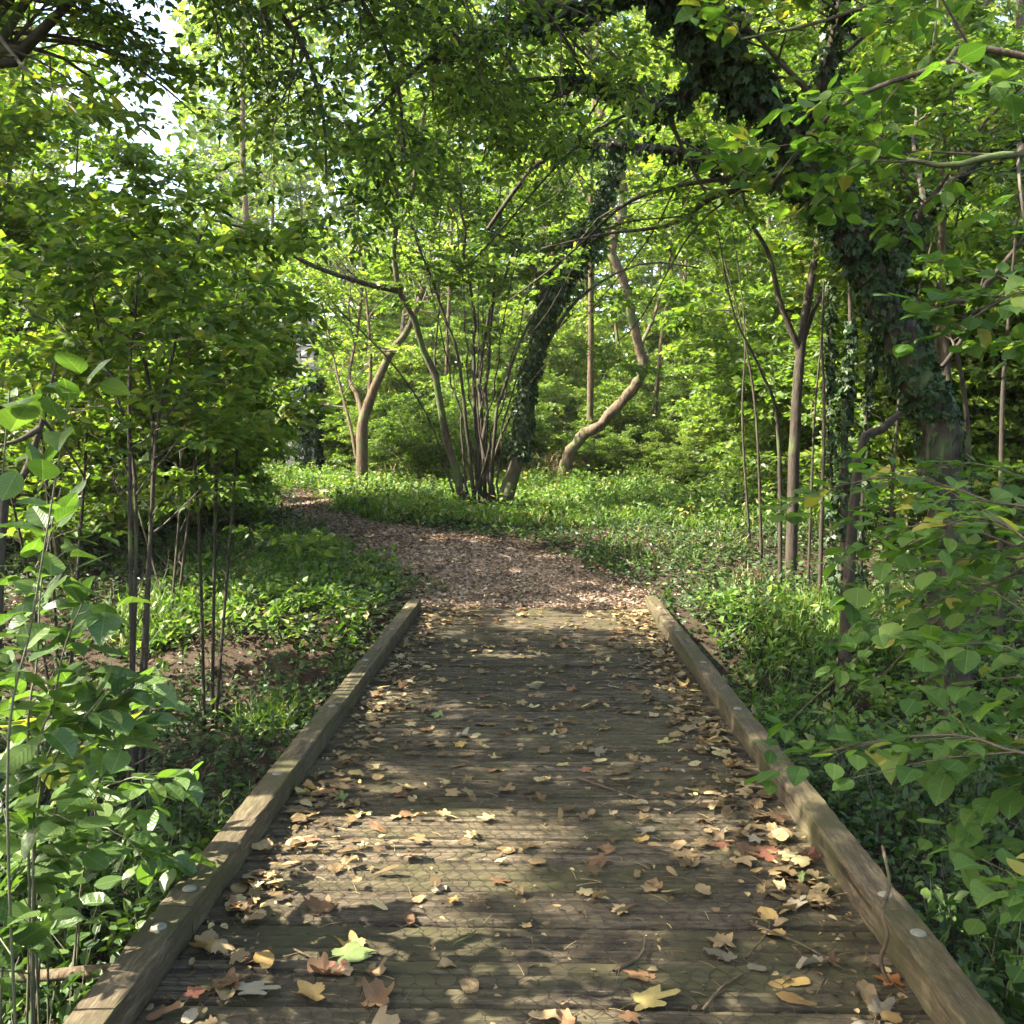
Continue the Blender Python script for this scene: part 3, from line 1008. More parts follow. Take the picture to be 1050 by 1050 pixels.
for px, d, dx, r_, lab in ((770, 12.5, -25, .02, 'hair-thin stem leftmost of the dark stems right of the clearing'), (782, 11.8, -60, .022, 'thin stem leaning left beside the leftmost of the dark stems'),
                          (830, 10.6, 25, .018, 'thin upright stem touching the dark slender tree on its right'), (856, 9.8, -10, .022, 'bare thin stem just left of the ivy-wrapped sapling'),
                          (884, 9.4, 30, .024, 'thin stem just right of the ivy-wrapped sapling'), (910, 9.0, 60, .02, 'thin stem leaning right behind the leaning ivy trunk'),
                          (1000, 9.2, -70, .035, 'dark stem crossing behind the foot of the leaning ivy trunk'), (1030, 8.6, 15, .03, 'dark thin stem nearest the right edge of the picture')):
    SAPL.append(([(px, 515, d), (px + dx * .2 + rng.uniform(-6, 6), 430, d), (px + dx * .5 + rng.uniform(-8, 8), 330, d), (px + dx, 190, d), (px + dx * 1.4, 60, d)], r_, lab))
for pts, r, lab in SAPL:
    base = at(*pts[0])
    base[2] = ground_z(base[0], base[1]) - .05
    t = thing('sapling', base, lab, 'sapling', 'saplings at the right of the clearing')
    P, R = stems_arr([[base] + [at(*p) for p in pts[1:]]], [(r * .9, r * .15)], 16)
    pale = 'pale' in lab
    stem_part('trunk', t, base, P[0], R[0], BARK_PALE if pale else BARK_DARK, 8, .05)
    if 'ivy-wrapped' in lab:
        iv = MB()
        ivy_on(iv, P, R, 600, (.05, .08), .07, t1=.7)
        iv.build('ivy', LM_IVY, t, base)
    crown_part(t, base, P, R, LM_HAZEL, TWIG,
               dict(n=5, t0=.72, ln=(.4, 1.0), ang=(45, 85), up=.1, droop=.3, K=5), dict(n=6, t0=.2, ln=(.3, .6), ang=(40, 65), droop=.3, K=4, planar=True),
               dict(n=4, t0=.2, ln=(.15, .3), ang=(40, 60), droop=.2, K=4, planar=True), 6, (.065, .10), carve=True, nl2=5, tilt=.65)

# --- G: the thin-stemmed hazel shrubs left of the boardwalk
rng = np.random.default_rng(117)
SHR = [
    ([[(128, 700, 5.6), (132, 500, 5.7), (116, 380, 5.8), (92, 300, 5.9)],
      [(134, 700, 5.6), (135, 420, 5.6), (138, 330, 5.6), (146, 270, 5.5)],
      [(140, 700, 5.7), (155, 470, 5.8), (178, 370, 5.9), (205, 260, 6.0), (222, 215, 6.1)],
      [(132, 690, 5.7), (150, 420, 6.0), (110, 330, 6.2), (60, 330, 6.3)]], 'thin-stemmed hazel shrub with bare lower stems left of the boardwalk'),
    ([[(215, 640, 7.4), (222, 500, 7.4), (232, 380, 7.3), (240, 340, 7.2), (255, 265, 7.0)],
      [(208, 640, 7.4), (200, 480, 7.5), (180, 380, 7.6), (150, 280, 7.8)],
      [(218, 640, 7.4), (232, 490, 7.3), (240, 430, 7.2)]], 'leafy hazel shrub leaning toward the path just behind the thin-stemmed one'),
    ([[(60, 640, 7.6), (50, 470, 7.6), (20, 360, 7.6), (-10, 270, 7.5)],
      [(66, 640, 7.6), (80, 450, 7.7), (90, 340, 7.8), (98, 270, 8)],
      [(55, 640, 7.6), (10, 500, 7.6), (-40, 400, 7.5)]], 'bushy hazel shrub at the left edge behind the dark branch'),
    ([[(175, 590, 9.5), (180, 470, 9.6), (160, 370, 9.7), (155, 270, 9.8)],
      [(180, 590, 9.5), (205, 460, 9.4), (232, 370, 9.3), (250, 290, 9.2)],
      [(172, 590, 9.5), (120, 450, 9.6), (80, 330, 9.7)]], 'spreading hazel shrub farthest back on the left of the path'),
]
for st, lab in SHR:
    base = at(*st[0][0])
    base[2] = ground_z(base[0], base[1]) - .05
    t = thing('hazel_shrub', base, lab, 'shrub', 'hazel shrubs left of the boardwalk')
    paths = []
    for s in st:
        s = [s[0]] + [(q[0] + rng.uniform(-9, 9), q[1], q[2]) for q in s[1:]]
        b0 = at(*s[0])
        b0[2] = base[2]
        paths.append([b0] + [at(*p) for p in s[1:]])
    P, R = stems_arr(paths, [(.0145, .005)] * len(paths), 18)
    for k in range(len(paths)):
        stem_part('stem', t, base, P[k], R[k], BARK_DARK, 6, .07)
    mb = MB()
    A_, RA_ = sprout(P, R, 7, t0=.04, t1=.4, ln=(.12, .5), ang=(30, 80), up=.2, K=5, wander=.2, rk=.4)
    tubes(mb, A_, RA_, 4)
    A_, RA_ = sprout(A_, RA_, 2, t0=.3, ln=(.06, .2), K=4, wander=.2)
    tubes(mb, A_, RA_, 3)
    mb.build('dead_twig', TWIG, t, base)['kind'] = 'stuff'
    crown_part(t, base, P, R, LM_HAZEL, TWIG,
               dict(n=8, t0=.24, ln=(.4, 1.0), ang=(45, 85), up=.12, droop=.25, K=6), dict(n=6, t0=.2, ln=(.3, .6), ang=(40, 60), up=.02, droop=.2, K=5, planar=True),
               dict(n=4, t0=.2, ln=(.12, .28), ang=(40, 60), droop=.15, K=4, planar=True), 6, (.06, .095), carve=True, nl2=3, tilt=.6)

# --- H: dark bent branch at the left edge
rng = np.random.default_rng(118)
base = at(-25, 640, 3.6)
base[2] = ground_z(base[0], base[1]) - .05
t = thing('dead_sapling', base, 'dark leafless crooked sapling at the left edge above the dogwood leaves', 'sapling')
P, R = stems_arr([[base, at(0, 550, 3.6), at(24, 490, 3.6), at(44, 430, 3.55), at(58, 370, 3.5)], [at(40, 440, 3.55), at(18, 452, 3.5), at(-10, 460, 3.4)], [at(44, 430, 3.55), at(75, 470, 3.7), at(95, 505, 3.9)]],
                 [(.026, .004), (.014, .003), (.007, .002)], 14)
stem_part('trunk', t, base, P[0], R[0], BARK_DARK, 8, .08)
for k in (1, 2):
    stem_part('limb', t, base, P[k], R[k], BARK_DARK, 6, .05)

# --- canopy trees left of the picture: boughs of one hang in, unseen ones are added to shade the bridge
rng = np.random.default_rng(119)
def shade_crown(t, base, P, R):
    crown_part(t, base, P[:, 8:], R[:, 8:], LM_CANOPY, TWIG,
               dict(n=34, t0=.0, ln=(1.6, 3.2), ang=(45, 85), up=.1, droop=.3, K=6), dict(n=8, t0=.2, ln=(.6, 1.2), ang=(40, 65), droop=.3, K=5, planar=True),
               dict(n=5, t0=.2, ln=(.25, .45), ang=(40, 60), droop=.2, K=4, planar=True), 8, (.07, .11), carve=True, nl2=5, name='upper_crown')


CAN = [
    ((-5.6, 6.0), 10.5, 'tall tree left of the boardwalk whose drooping boughs hang over it', [
        [(-60, 20, 6.6), (80, -60, 6.5), (220, -40, 6.3), (300, 30, 6.1), (330, 110, 6.0), (335, 190, 6.0)],
        [(-60, 100, 6.6), (60, -40, 6.4), (220, -60, 6.2), (360, -30, 6.1), (460, 30, 6.2), (500, 90, 6.3)],
        [(-60, 60, 6.6), (40, -120, 6.0), (200, -180, 5.6), (380, -200, 5.2), (560, -160, 5.0)],
        [(-60, 60, 6.6), (150, -260, 7.0), (400, -330, 7.5), (650, -330, 8.0), (800, -280, 8.3)],
        [(-60, 40, 6.6), (150, -350, 8.5), (450, -420, 9.0), (750, -380, 9.5)],
        [(-60, 60, 6.6), (100, -400, 5.5), (350, -600, 5.0), (650, -650, 4.5), (900, -600, 4.5)],
        [(-60, 60, 6.6), (150, -330, 6.0), (350, -460, 6.2), (600, -480, 6.4), (850, -450, 6.6)],
        [(-60, 60, 6.6), (160, -90, 6.3), (330, -40, 6.0), (400, 60, 5.9), (415, 150, 5.9)],
        [(-60, 40, 6.6), (200, -120, 6.0), (420, -90, 5.7), (540, -10, 5.8), (600, 70, 6.0)],
        [(-80, 60, 6.6), (60, -100, 6.9), (260, -90, 7.4), (420, -10, 7.8), (520, 60, 8.0), (560, 130, 8.0)],
    ]),
    ((-5.2, 1.2), 9.0, 'unseen tall tree added left of the boardwalk to shade its near end', []),
    ((-5.0, 3.6), 8.0, 'unseen smaller tree added left beside the dogwood shoots for shade', []),
]
for (bx, by), H, lab, bl in CAN:
    base = np.array([bx, by, ground_z(bx, by) - .1])
    t = thing('beech_tree', base, lab, 'tree')
    P, R = stems_arr([[base, base + (0.1, 0, 2.5), base + (.3, .1, 5), base + (.3, .3, 8), base + (.2, .3, H)]], [(.24, .08)], 18)
    stem_part('trunk', t, base, P[0], R[0], BARK, 10, .04)
    if not bl:
        shade_crown(t, base, P, R)
        continue
    Pl, Rl = stems_arr([[P[0][min(17, 6 + k)]] + [at(*q) for q in l] for k, l in enumerate(bl)], [(.045, .006)] * len(bl), 20)
    for k in range(len(bl)):
        stem_part('limb', t, base, Pl[k], Rl[k], BARK_DARK, 6, .04)
    low = [k for k in range(len(bl)) if max(q[1] for q in bl[k]) > -50 or len(bl[k]) == 0]
    low = [k for k in low if min(q[1] for q in bl[k]) > -255]
    high = [k for k in range(len(bl)) if k not in low]  # boughs above the frame, added to deepen the shade below
    crown_part(t, base, Pl[high], Rl[high], LM_CANOPY, TWIG,
               dict(n=18, t0=.2, ln=(.7, 1.5), ang=(40, 85), up=.05, droop=.3, K=5), dict(n=7, t0=.15, ln=(.4, .8), ang=(35, 60), droop=.3, K=4, planar=True),
               dict(n=5, t0=.2, ln=(.2, .4), ang=(40, 60), droop=.2, K=4, planar=True), 7, (.07, .11), carve=True, nl2=5, name='high_shade_crown')
    crown_part(t, base, Pl[low], Rl[low], LM_CANOPY, TWIG,
               dict(n=14, t0=.2, ln=(.5, 1.3), ang=(30, 75), up=-.1, droop=1.1, K=6), dict(n=7, t0=.15, ln=(.3, .7), ang=(35, 60), droop=.6, K=5, planar=True),
               dict(n=4, t0=.2, ln=(.12, .28), ang=(40, 60), droop=.3, K=4, planar=True), 5, (.040, .066), carve=True, nl2=5)
    shade_crown(t, base, P, R)

# ------------------------------------------------------------------ woodland behind
rng = np.random.default_rng(120)
def proto_tree(name, H, r, nlimb, t0, ll, leaf, lsz, lab, bark, nl=8, n2=7, n3=5, lean=.4):
    t = thing(name, (0, 0, 0), lab, 'tree')
    P, R = stems_arr([[(0, 0, -.2), (lean * .3, .05, H * .25), (lean, .1, H * .5), (lean * .8, .2, H * .75), (lean, .1, H)]], [(r, r * .25)], 18)
    stem_part('trunk', t, (0, 0, 0), P[0], R[0], bark, 9, .04)
    crown_part(t, (0, 0, 0), P, R, leaf, TWIG,
               dict(n=nlimb, t0=t0, ln=ll, ang=(45, 85), up=.15, droop=.25, K=6, rk=.35), dict(n=n2, t0=.2, ln=(ll[0] * .35, ll[1] * .38), ang=(40, 65), droop=.3, K=5, planar=True),
               dict(n=n3, t0=.15, ln=(.35, .7), ang=(40, 60), droop=.2, K=4, planar=True), nl, lsz, shape=KITE, nl2=6, tilt=.85)
    return t


def proto_bush(name, H, W, nst, lab, leaf, lsz, cat='shrub', nl=7):
    t = thing(name, (0, 0, 0), lab, cat)
    paths = []
    for k in range(nst):
        a = 2 * PI * k / nst + rng.uniform(-.3, .3)
        w_ = W * rng.uniform(.3, .8)
        h = H * rng.uniform(.6, 1)
        paths.append([(0.08 * math.cos(a), .08 * math.sin(a), -.1), (w_ * .3 * math.cos(a), w_ * .3 * math.sin(a), h * .45), (w_ * .7 * math.cos(a), w_ * .7 * math.sin(a), h * .8), (w_ * math.cos(a), w_ * math.sin(a), h)])
    P, R = stems_arr(paths, [(.03, .008)] * nst, 12)
    mb = MB()
    tubes(mb, P, R, 5, 0, .04)
    mb.build('stem', BARK_MOSS, t, (0, 0, 0))
    crown_part(t, (0, 0, 0), P, R, leaf, TWIG,
               dict(n=13, t0=.04, ln=(W * .3, W * .65), ang=(40, 85), up=.1, droop=.35, K=5), dict(n=6, t0=.2, ln=(.3, .7), ang=(40, 65), droop=.25, K=4, planar=True),
               dict(n=4, t0=.2, ln=(.15, .35), ang=(40, 60), droop=.2, K=4, planar=True), nl, lsz, shape=KITE, nl2=6, tilt=.85)
    return t


tp = [proto_tree('woodland_tree', 17, .20, 28, .30, (2.0, 4.2), LM_BG, (.11, .17), 'x', BARK, lean=.5),
      proto_tree('woodland_tree', 20, .17, 26, .36, (2.0, 3.8), LM_BG, (.11, .17), 'x', BARK_PALE, lean=-.4),
      proto_tree('woodland_tree', 14, .13, 26, .24, (1.6, 3.4), LM_HAZEL, (.10, .15), 'x', BARK_MOSS, lean=.2)]
tp.append(proto_tree('young_tree', 12, .075, 16, .42, (1.0, 2.2), LM_BG, (.09, .14), 'x', BARK_PALE, lean=.6))
bp = [proto_bush('woodland_shrub', 4.2, 2.2, 9, 'x', LM_BG, (.08, .13)),
      proto_bush('woodland_shrub', 3.0, 2.0, 8, 'x', LM_HAZEL, (.07, .12)),
      proto_bush('woodland_shrub', 5.5, 2.4, 9, 'x', LM_HAZEL, (.08, .13))]


def zone_label(px, d, kind):
    side = ('at the far left' if px < 140 else 'on the left of the path' if px < 280 else 'behind the forked tree by the path' if px < 430 else
            'behind the coppiced hazel' if px < 560 else 'behind the crooked bare trunk' if px < 690 else 'beyond the sunlit clearing' if px < 790 else
            'behind the dark slender tree' if px < 880 else 'at the far right behind the leaning tree')
    dist = 'nearest' if d < 23 else 'middle' if d < 36 else 'farthest'
    return dist, side


used = {}


def place(proto, px, d, s, rz, kind, sz=1.0, pos=None):
    p = at(px, 459, d) if pos is None else np.array(pos, float)
    p[2] = ground_z(p[0], p[1]) - .05
    dist, side = zone_label(px, d, kind)
    if pos is not None:
        lab = f'leafy woodland {kind} out of frame to the side of the boardwalk'
        grp = f'woodland {kind}s beside the boardwalk'
    else:
        lab = f'leafy {kind} in the {dist} woodland {side}'
        grp = f'woodland {kind}s in the {dist} woodland {side}'
    if proto.name not in used:
        used[proto.name] = 1
        o = proto
        o.location = [float(c) for c in p]
        o.rotation_euler = (0, 0, rz)
        o.scale = (s, s, s * sz)
        tag(o, lab, 'tree' if 'tree' in kind else 'shrub', grp)
        return o
    return copy_tree(proto, p, rz, (s, s, s * sz), lab, grp)


rot = lambda: rng.uniform(0, 6.28)
# trees: rows by distance, leaving the sky hole at upper left
for d, pxs in ((26, (905, 1010)), (32, (845, 950, 1090)), (41, (-60, 30, 250, 820, 930, 1100)), (37, (470, 590, 700, 780)), (22, (830, 960)), (47, (330, 520, 600, 740)), (45, (285, 430, 540, 640, 860)), (55, (-80, -10, 225, 270, 400, 460, 560, 660, 700, 800, 880, 1000))):
    for px in pxs:
        place(tp[rng.integers(0, 3)], px + rng.uniform(-22, 22), d + rng.uniform(-2, 2), rng.uniform(.85, 1.2), rot(), 'tree')
# understorey
for d, pxs in ((11.5, (-30, 60, 930, 1020)), (14, (20, 120, 205, 865, 960, 1060)), (18, (60, 150, 830, 900, 990)), (22, (0, 110, 195, 770, 850, 930, 1030)),
               (27, (60, 160, 225, 345, 400, 455, 520, 690, 740, 820, 900, 990)), (30, (290, 370, 430, 490, 560, 600, 650, 710)), (34, (0, 90, 130, 180, 240, 310, 360, 420, 480, 540, 600, 660, 720, 790, 870, 960, 1050))):
    for px in pxs:
        s = rng.uniform(.8, 1.2) * (1.35 if d > 32 and px > 280 else 1.0 if d > 29 and px > 280 else .72 if d > 26 and px > 280 else 1.1 if d > 30 else .62 if 16 < d < 29 and px < 260 else 1)
        place(bp[rng.integers(0, 3)], px + rng.uniform(-15, 15), d + rng.uniform(-1, 1), s, rot(), 'shrub')
for px, d in ((455, 26), (604, 23), (640, 30), (668, 26), (690, 33), (727, 25), (748, 29), (775, 24), (560, 31), (400, 32)):
    place(tp[3], px, d, rng.uniform(.85, 1.25), rot(), 'young tree')
for d, pxs, h in ((20.5, (440, 700, 770), .38), (23, (400, 450, 510, 620, 680, 740), .5), (25.5, (385, 430, 480, 540, 600, 650, 720, 790), .6)):
    for px in pxs:
        place(bp[1], px + rng.uniform(-12, 12), d + rng.uniform(-.8, .8), h * rng.uniform(.6, 1.7), rot(), 'bush')
# trees out of frame that shade the scene
for x, y, k in ((7.5, 3.0, 2), (10, 9, 0), (-8, -4, 2), (6, -5, 0)):
    place(tp[k], 0, 10, rng.uniform(.7, .9), rot(), 'tree', pos=(x, y, 0))

for x, y, k in ((-5.6, 5.2, 2),):  # unseen shrub added to shade the ditch on the left
    place(bp[k], 0, 10, .95, rot(), 'shrub', pos=(x, y, 0))

# stuff: the wood that closes the view behind them
mb = MB()
M = 95000
a = rng.uniform(-1.0, 1.0, M)
dd = rng.uniform(56, 75, M)
h = 36 * rng.random(M)
pos = np.stack([dd * np.sin(a), dd * np.cos(a), ground_z(dd * np.sin(a), dd * np.cos(a)) + h], -1)
cl = np.sin(a * 41) + np.sin(h * .9 + a * 23) + .6 * np.sin(h * 2.1 - a * 60)
pxv = 525 + 1050 * np.tan(a + YAW)
hole = (np.abs(pxv - 115) < 75) & (h > 9)
k = (cl > -1.9) & ~hole
pos = pos[k]
put_leaves(mb, pos, rng.standard_normal((len(pos), 3)), unit(rng.standard_normal((len(pos), 3)) * .6 + (0, 0, 1)), rng.uniform(.5, .9, len(pos)), KITE, 0, .7)
tag(mb.build('distant_woodland_foliage', LM_BG), kind='stuff')

# ------------------------------------------------------------------ stone pillar beyond the path
rng = np.random.default_rng(121)
base = at(313, 480, 25)
base[2] = ground_z(base[0], base[1]) - .1
pil = thing('stone_pillar', base, 'old grey stone pillar wrapped in ivy at the far end of the path', 'pillar')
mb = MB()
z = base[2]
while z < base[2] + 3.6:
    h = rng.uniform(.24, .36)
    nb = 2
    for q in range(nb):
        wq = .62 / nb
        x0 = base[0] - .31 + q * wq + rng.uniform(-.02, .02)
        c = np.array([(x0, base[1] - .3, z), (x0 + wq - .015, base[1] - .3, z), (x0 + wq - .015, base[1] + .3, z), (x0, base[1] + .3, z)])
        c2 = c + (0, 0, h - .015)
        v = np.vstack([c, c2]) + .018 * rng.standard_normal((8, 3))
        mb.add(v, np.array([(0, 1, 5, 4), (1, 2, 6, 5), (2, 3, 7, 6), (3, 0, 4, 7), (4, 5, 6, 7), (0, 3, 2, 1)]))
    z += h
STONE = ground_mat('old_stone', [(.3, (.13, .12, .11)), (.5, (.26, .24, .22)), (.7, (.38, .36, .34))], sc=4, bump=.02)
mb.build('masonry', STONE, pil, base)
iv = MB()
Pp = np.array([[base, base + (0, 0, 1), base + (0, 0, 2), base + (0, 0, 2.6)]])
ivy_on(iv, Pp, np.full((1, 4), .34), 2600, (.09, .14), .22)
iv.build('ivy', LM_IVY, pil, base)

# ------------------------------------------------------------------ foreground shrubs with large leaves
rng = np.random.default_rng(122)
def leafy_stem_set(stems, rad, twigs, leaf, sz, opp, nleaf, width, shape, stemm, tilt=.3, parent=None, base=None, drop=.2, ln=(.18, .4), up=.2, tl=.1, planar=False):
    P, R = stems_arr(stems, [rad] * len(stems), 14)
    for k in range(len(stems)):
        stem_part('stem', parent, base, P[k], R[k], stemm, 6, .03)
    mb = MB()
    Q, RQ = sprout(P, R, twigs, t0=tl, planar=planar, ln=ln, ang=(35, 65), up=up, droop=.3, K=6, wander=.06, rk=.6)
    tubes(mb, Q, RQ, 4, 1)
    leaves_on(mb, Q, nleaf, sz, t0=.15, shape=shape, width=width, tilt=tilt, opposite=opp, drop=drop, lift=.15)
    leaves_on(mb, P, 8, sz, t0=.45, shape=shape, width=width, tilt=tilt, opposite=opp, drop=drop, lift=.15)
    mb.build('foliage', [leaf, stemm], parent, base)


DOG = [
    ([(30, 980, 2.7), (28, 780, 2.75), (38, 680, 2.8), (42, 600, 2.85), (55, 530, 2.9)], 'dogwood shoot with pale green oval leaves, second from left edge'),
    ([(40, 1000, 2.9), (35, 860, 2.85), (55, 760, 2.8), (100, 690, 2.8)], 'dogwood shoot with broad sunlit leaves leaning to the right at left edge'),
    ([(45, 960, 3.1), (52, 850, 3.1), (85, 760, 3.1), (135, 725, 3.15)], 'low dogwood spray of broad leaves reaching the left kerb'),
    ([(70, 930, 3.5), (92, 840, 3.5), (128, 800, 3.45), (158, 800, 3.4)], 'short dogwood clump of round leaves against the left kerb'),
    ([(0, 1000, 2.5), (-15, 800, 2.5), (-10, 640, 2.55), (10, 400, 2.6)], 'tallest dogwood shoot, cut by the left edge of the picture'),
    ([(20, 960, 3.0), (30, 860, 3.05), (10, 760, 3.1), (20, 700, 3.1)], 'bushy dogwood shoot in the left corner under the tall one'),
    ([(-10, 1010, 2.7), (5, 940, 2.75), (25, 890, 2.8), (45, 870, 2.85)], 'small dogwood seedling beside the near bolts of the left kerb'),
]
for k, (pts, lab) in enumerate(DOG):
    b0 = at(*pts[0])
    b0[2] = ground_z(b0[0], b0[1]) - .03
    t = thing('dogwood_shrub', b0, lab, 'shrub', 'dogwood shoots left of the boardwalk')
    main = [b0] + [at(*p) for p in pts[1:]]
    st = [main]
    for q in range(1):
        off = rng.uniform(-.12, .12, 3)
        st.append([b0 + (rng.uniform(-.05, .05), rng.uniform(-.05, .05), 0)] + [at(*p) + off * (i + 1) / 2 + (0, 0, -.07 * (q + 1) * (i + 1) * .5) for i, p in enumerate(pts[1:])])
    leafy_stem_set(st, (.0042, .002), 6, LM_FRONT, (.070, .108), True, 6, .72, RICH, TWIG_GREEN, .30, t, b0, ln=(.16, .36), up=.05)

HZ = [
    ([(1200, 760, 2.9), (1110, 600, 2.9), (1000, 510, 3.1), (900, 490, 3.3), (800, 520, 3.5)], 'long hazel branch of broad leaves reaching left across the right-hand ditch'),
    ([(1200, 780, 2.6), (1130, 640, 2.6), (1060, 560, 2.6), (1000, 530, 2.7), (930, 560, 2.8)], 'hazel shoot with drooping leaves at the right edge below the long branch'),
    ([(1200, 900, 2.4), (1130, 760, 2.4), (1075, 690, 2.5), (1020, 660, 2.6), (950, 665, 2.7)], 'hazel spray of large leaves at mid height on the right edge'),
    ([(1200, 960, 2.2), (1120, 860, 2.25), (1085, 770, 2.4), (1040, 760, 2.5), (985, 775, 2.7)], 'low hazel spray just above the right kerb'),
    ([(1240, 1050, 1.9), (1200, 980, 1.9), (1140, 935, 1.95), (1100, 915, 2.0)], 'nearest hazel leaves cut by the lower right corner'),
    ([(1160, 800, 4.0), (1090, 700, 4.0), (1030, 600, 4.1), (960, 600, 4.2), (890, 640, 4.3)], 'hazel shrub in the right-hand ditch behind the long branch'),
    ([(1160, 640, 4.6), (1090, 560, 4.6), (1020, 500, 4.7), (950, 500, 4.9), (880, 525, 5.0)], 'upper hazel spray under the leaning ivy tree'),
]
for k, (pts, lab) in enumerate(HZ):
    b0 = at(*pts[0])
    b0[2] = ground_z(b0[0], b0[1]) - .03
    t = thing('hazel_branch', b0, lab, 'shrub', 'hazel sprays right of the boardwalk')
    main = [b0] + [at(*p) for p in pts[1:]]
    st = [main]
    for q in range(2):
        off = rng.uniform(-.16, .16, 3)
        st.append([b0 + (rng.uniform(-.05, .05), rng.uniform(-.05, .05), 0)] + [at(*p) + off * (i + .5) * .8 + (0, .05 * i, -.06 * (q + 1) * i) for i, p in enumerate(pts[1:])])
    leafy_stem_set(st, (.006, .0022), 8, LM_RIGHT, (.048, .080), False, 6, .78, RICH_ROUND, BARK, .17, t, b0, drop=.06, ln=(.15, .42), up=.03, tl=.3, planar=True)

# big leaves hanging in at the upper right
b0 = np.array([4.6, 4.2, ground_z(4.6, 4.2) - .1])
t = thing('hazel_tree', b0, 'hazel whose broad bright leaves hang in at the upper right corner', 'tree')
st = [[b0, b0 + (0, 0, 1.6), b0 + (-.2, 0, 3.0), at(1060, 60, 4.2), at(960, 70, 4.2), at(860, 110, 4.3), at(790, 190, 4.4)],
      [b0, b0 + (.1, .1, 1.8), b0 + (-.1, .2, 3.2), at(1070, -20, 4.4), at(960, -20, 4.5), at(850, 20, 4.6), at(760, 40, 4.7)],
      [b0, b0 + (.1, -.1, 1.2), at(1120, 200, 4.3), at(1040, 160, 4.2), at(970, 170, 4.2), at(900, 160, 4.3), at(850, 185, 4.4)],
      [b0, b0 + (.1, -.1, 1.0), at(1120, 320, 4.6), at(1050, 300, 4.6), at(990, 330, 4.7)]]
P, R = stems_arr(st, [(.03, .005)] * 4, 20)
for k in range(4):
    stem_part('stem', t, b0, P[k], R[k], BARK, 6, .03)
mb = MB()
Q, RQ = sprout(P, R, 8, t0=.45, ln=(.3, .7), ang=(40, 75), up=.05, droop=.3, K=6, rk=.5)
tubes(mb, Q, RQ, 4, 1)
Q2, RQ2 = sprout(Q, RQ, 3, t0=.2, ln=(.2, .4), ang=(35, 60), droop=.2, K=5, planar=True)
tubes(mb, Q2, RQ2, 3, 1)
leaves_on(mb, Q2, 6, (.065, .10), shape=RICH_ROUND, width=.75, tilt=.35, carve=True)
leaves_on(mb, Q, 6, (.065, .10), shape=RICH_ROUND, width=.75, tilt=.35, carve=True)
mb.build('crown', [LM_RIGHT, TWIG], t, b0)

# ------------------------------------------------------------------ ground cover (stuff)
rng = np.random.default_rng(123)
def scatter(n, x0, x1, y0, y1):
    x = rng.uniform(x0, x1, n)
    y = rng.uniform(y0, y1, n)
    ok = ~((np.abs(x) < 1.2) & (y < 9.7)) & ~in_path(x + .22 * np.sin(2.9 * y + x) + .16 * rng.standard_normal(n), y + .1 * rng.standard_normal(n), .0)
    return x[ok], y[ok]


def patchy(x, y, f=1.0, ph=0.0):
    return .5 + .25 * (np.sin(1.9 * f * x + 1.1 * f * y + ph) + np.sin(2.7 * f * y - 1.3 * f * x + 2 * ph))


# ivy carpet
mb = MB()
x, y = scatter(95000, -7.5, 8, 1.2, 16)
k = (patchy(x, y, .8, 1.0) + .35 * rng.random(len(x))) > .33
x, y = x[k], y[k]
M = len(x)
hgt = rng.random(M) ** 1.6 * (.06 + .16 * patchy(x, y, 1.5, 2.0)) * np.where(np.abs(x) < 1.35, .4, 1)
pos = np.stack([x, y, ground_z(x, y) + .02 + hgt], -1)
d = rng.standard_normal((M, 3)) * (1, 1, .3)
put_leaves(mb, pos, d, unit(np.array([0, -.15, 1]) + .38 * rng.standard_normal((M, 3))), rng.uniform(.035, .070, M), LOBE, 0, .85)
tag(mb.build('ivy_ground_cover', LM_IVY), kind='stuff')

# herbs and seedlings: little upright stems with leaves
mb = MB()
x, y = scatter(7000, -7, 8, 1.6, 18)
x4, y4 = scatter(900, -3.2, -1.25, 1.9, 5.0)
x5, y5 = scatter(700, 1.25, 3.2, 2.0, 6.0)
k = (patchy(x, y, 1.1, 3.0) + .3 * rng.random(len(x))) > .55
x, y = np.concatenate([x[k], x4, x5]), np.concatenate([y[k], y4, y5])
M = len(x)
P0 = np.stack([x, y, ground_z(x, y)], -1)
hh = rng.uniform(.12, .36, M) * np.where(np.abs(x) < 1.4, .5, 1)
P = np.zeros((M, 4, 3))
ln_ = rng.standard_normal((M, 3)) * (.25, .25, 0)
for q in range(4):
    P[:, q] = P0 + (np.array([0, 0, 1]) + ln_ * q / 3) * (hh * q / 3)[:, None]
tubes(mb, P, np.full((M, 4), .0018), 3, 1)
leaves_on(mb, P, 8, (.04, .075), t0=.3, shape=HEX, width=.65, tilt=.35, opposite=True)
tag(mb.build('undergrowth', [LM_HERB, TWIG_GREEN]), kind='stuff')

# sunlit herbs of the clearing and verges
mb = MB()
x, y = scatter(19000, -7, 14, 13.5, 30)
k = (patchy(x, y, .9, 2.5) + .35 * rng.random(len(x)) > .6) | (y > 19)
x, y = x[k], y[k]
x2, y2 = scatter(800, -3.6, -1.4, 8.6, 12.5)
x3, y3 = scatter(600, 1.5, 4.5, 6.5, 9.5)
x, y = np.concatenate([x, x2, x3]), np.concatenate([y, y2, y3])
M = len(x)
P0 = np.stack([x, y, ground_z(x, y)], -1)
hh = rng.uniform(.12, .42, M) * (.5 + patchy(x, y, .7, 5)) * np.where(y < 12.5, .6, 1)
P = np.zeros((M, 4, 3))
ln_ = rng.standard_normal((M, 3)) * (.3, .3, 0)
for q in range(4):
    P[:, q] = P0 + (np.array([0, 0, 1]) + ln_ * q / 3) * (hh * q / 3)[:, None]
leaves_on(mb, P, 9, (.05, .10), t0=.2, shape=KITE, width=.55, tilt=.45)
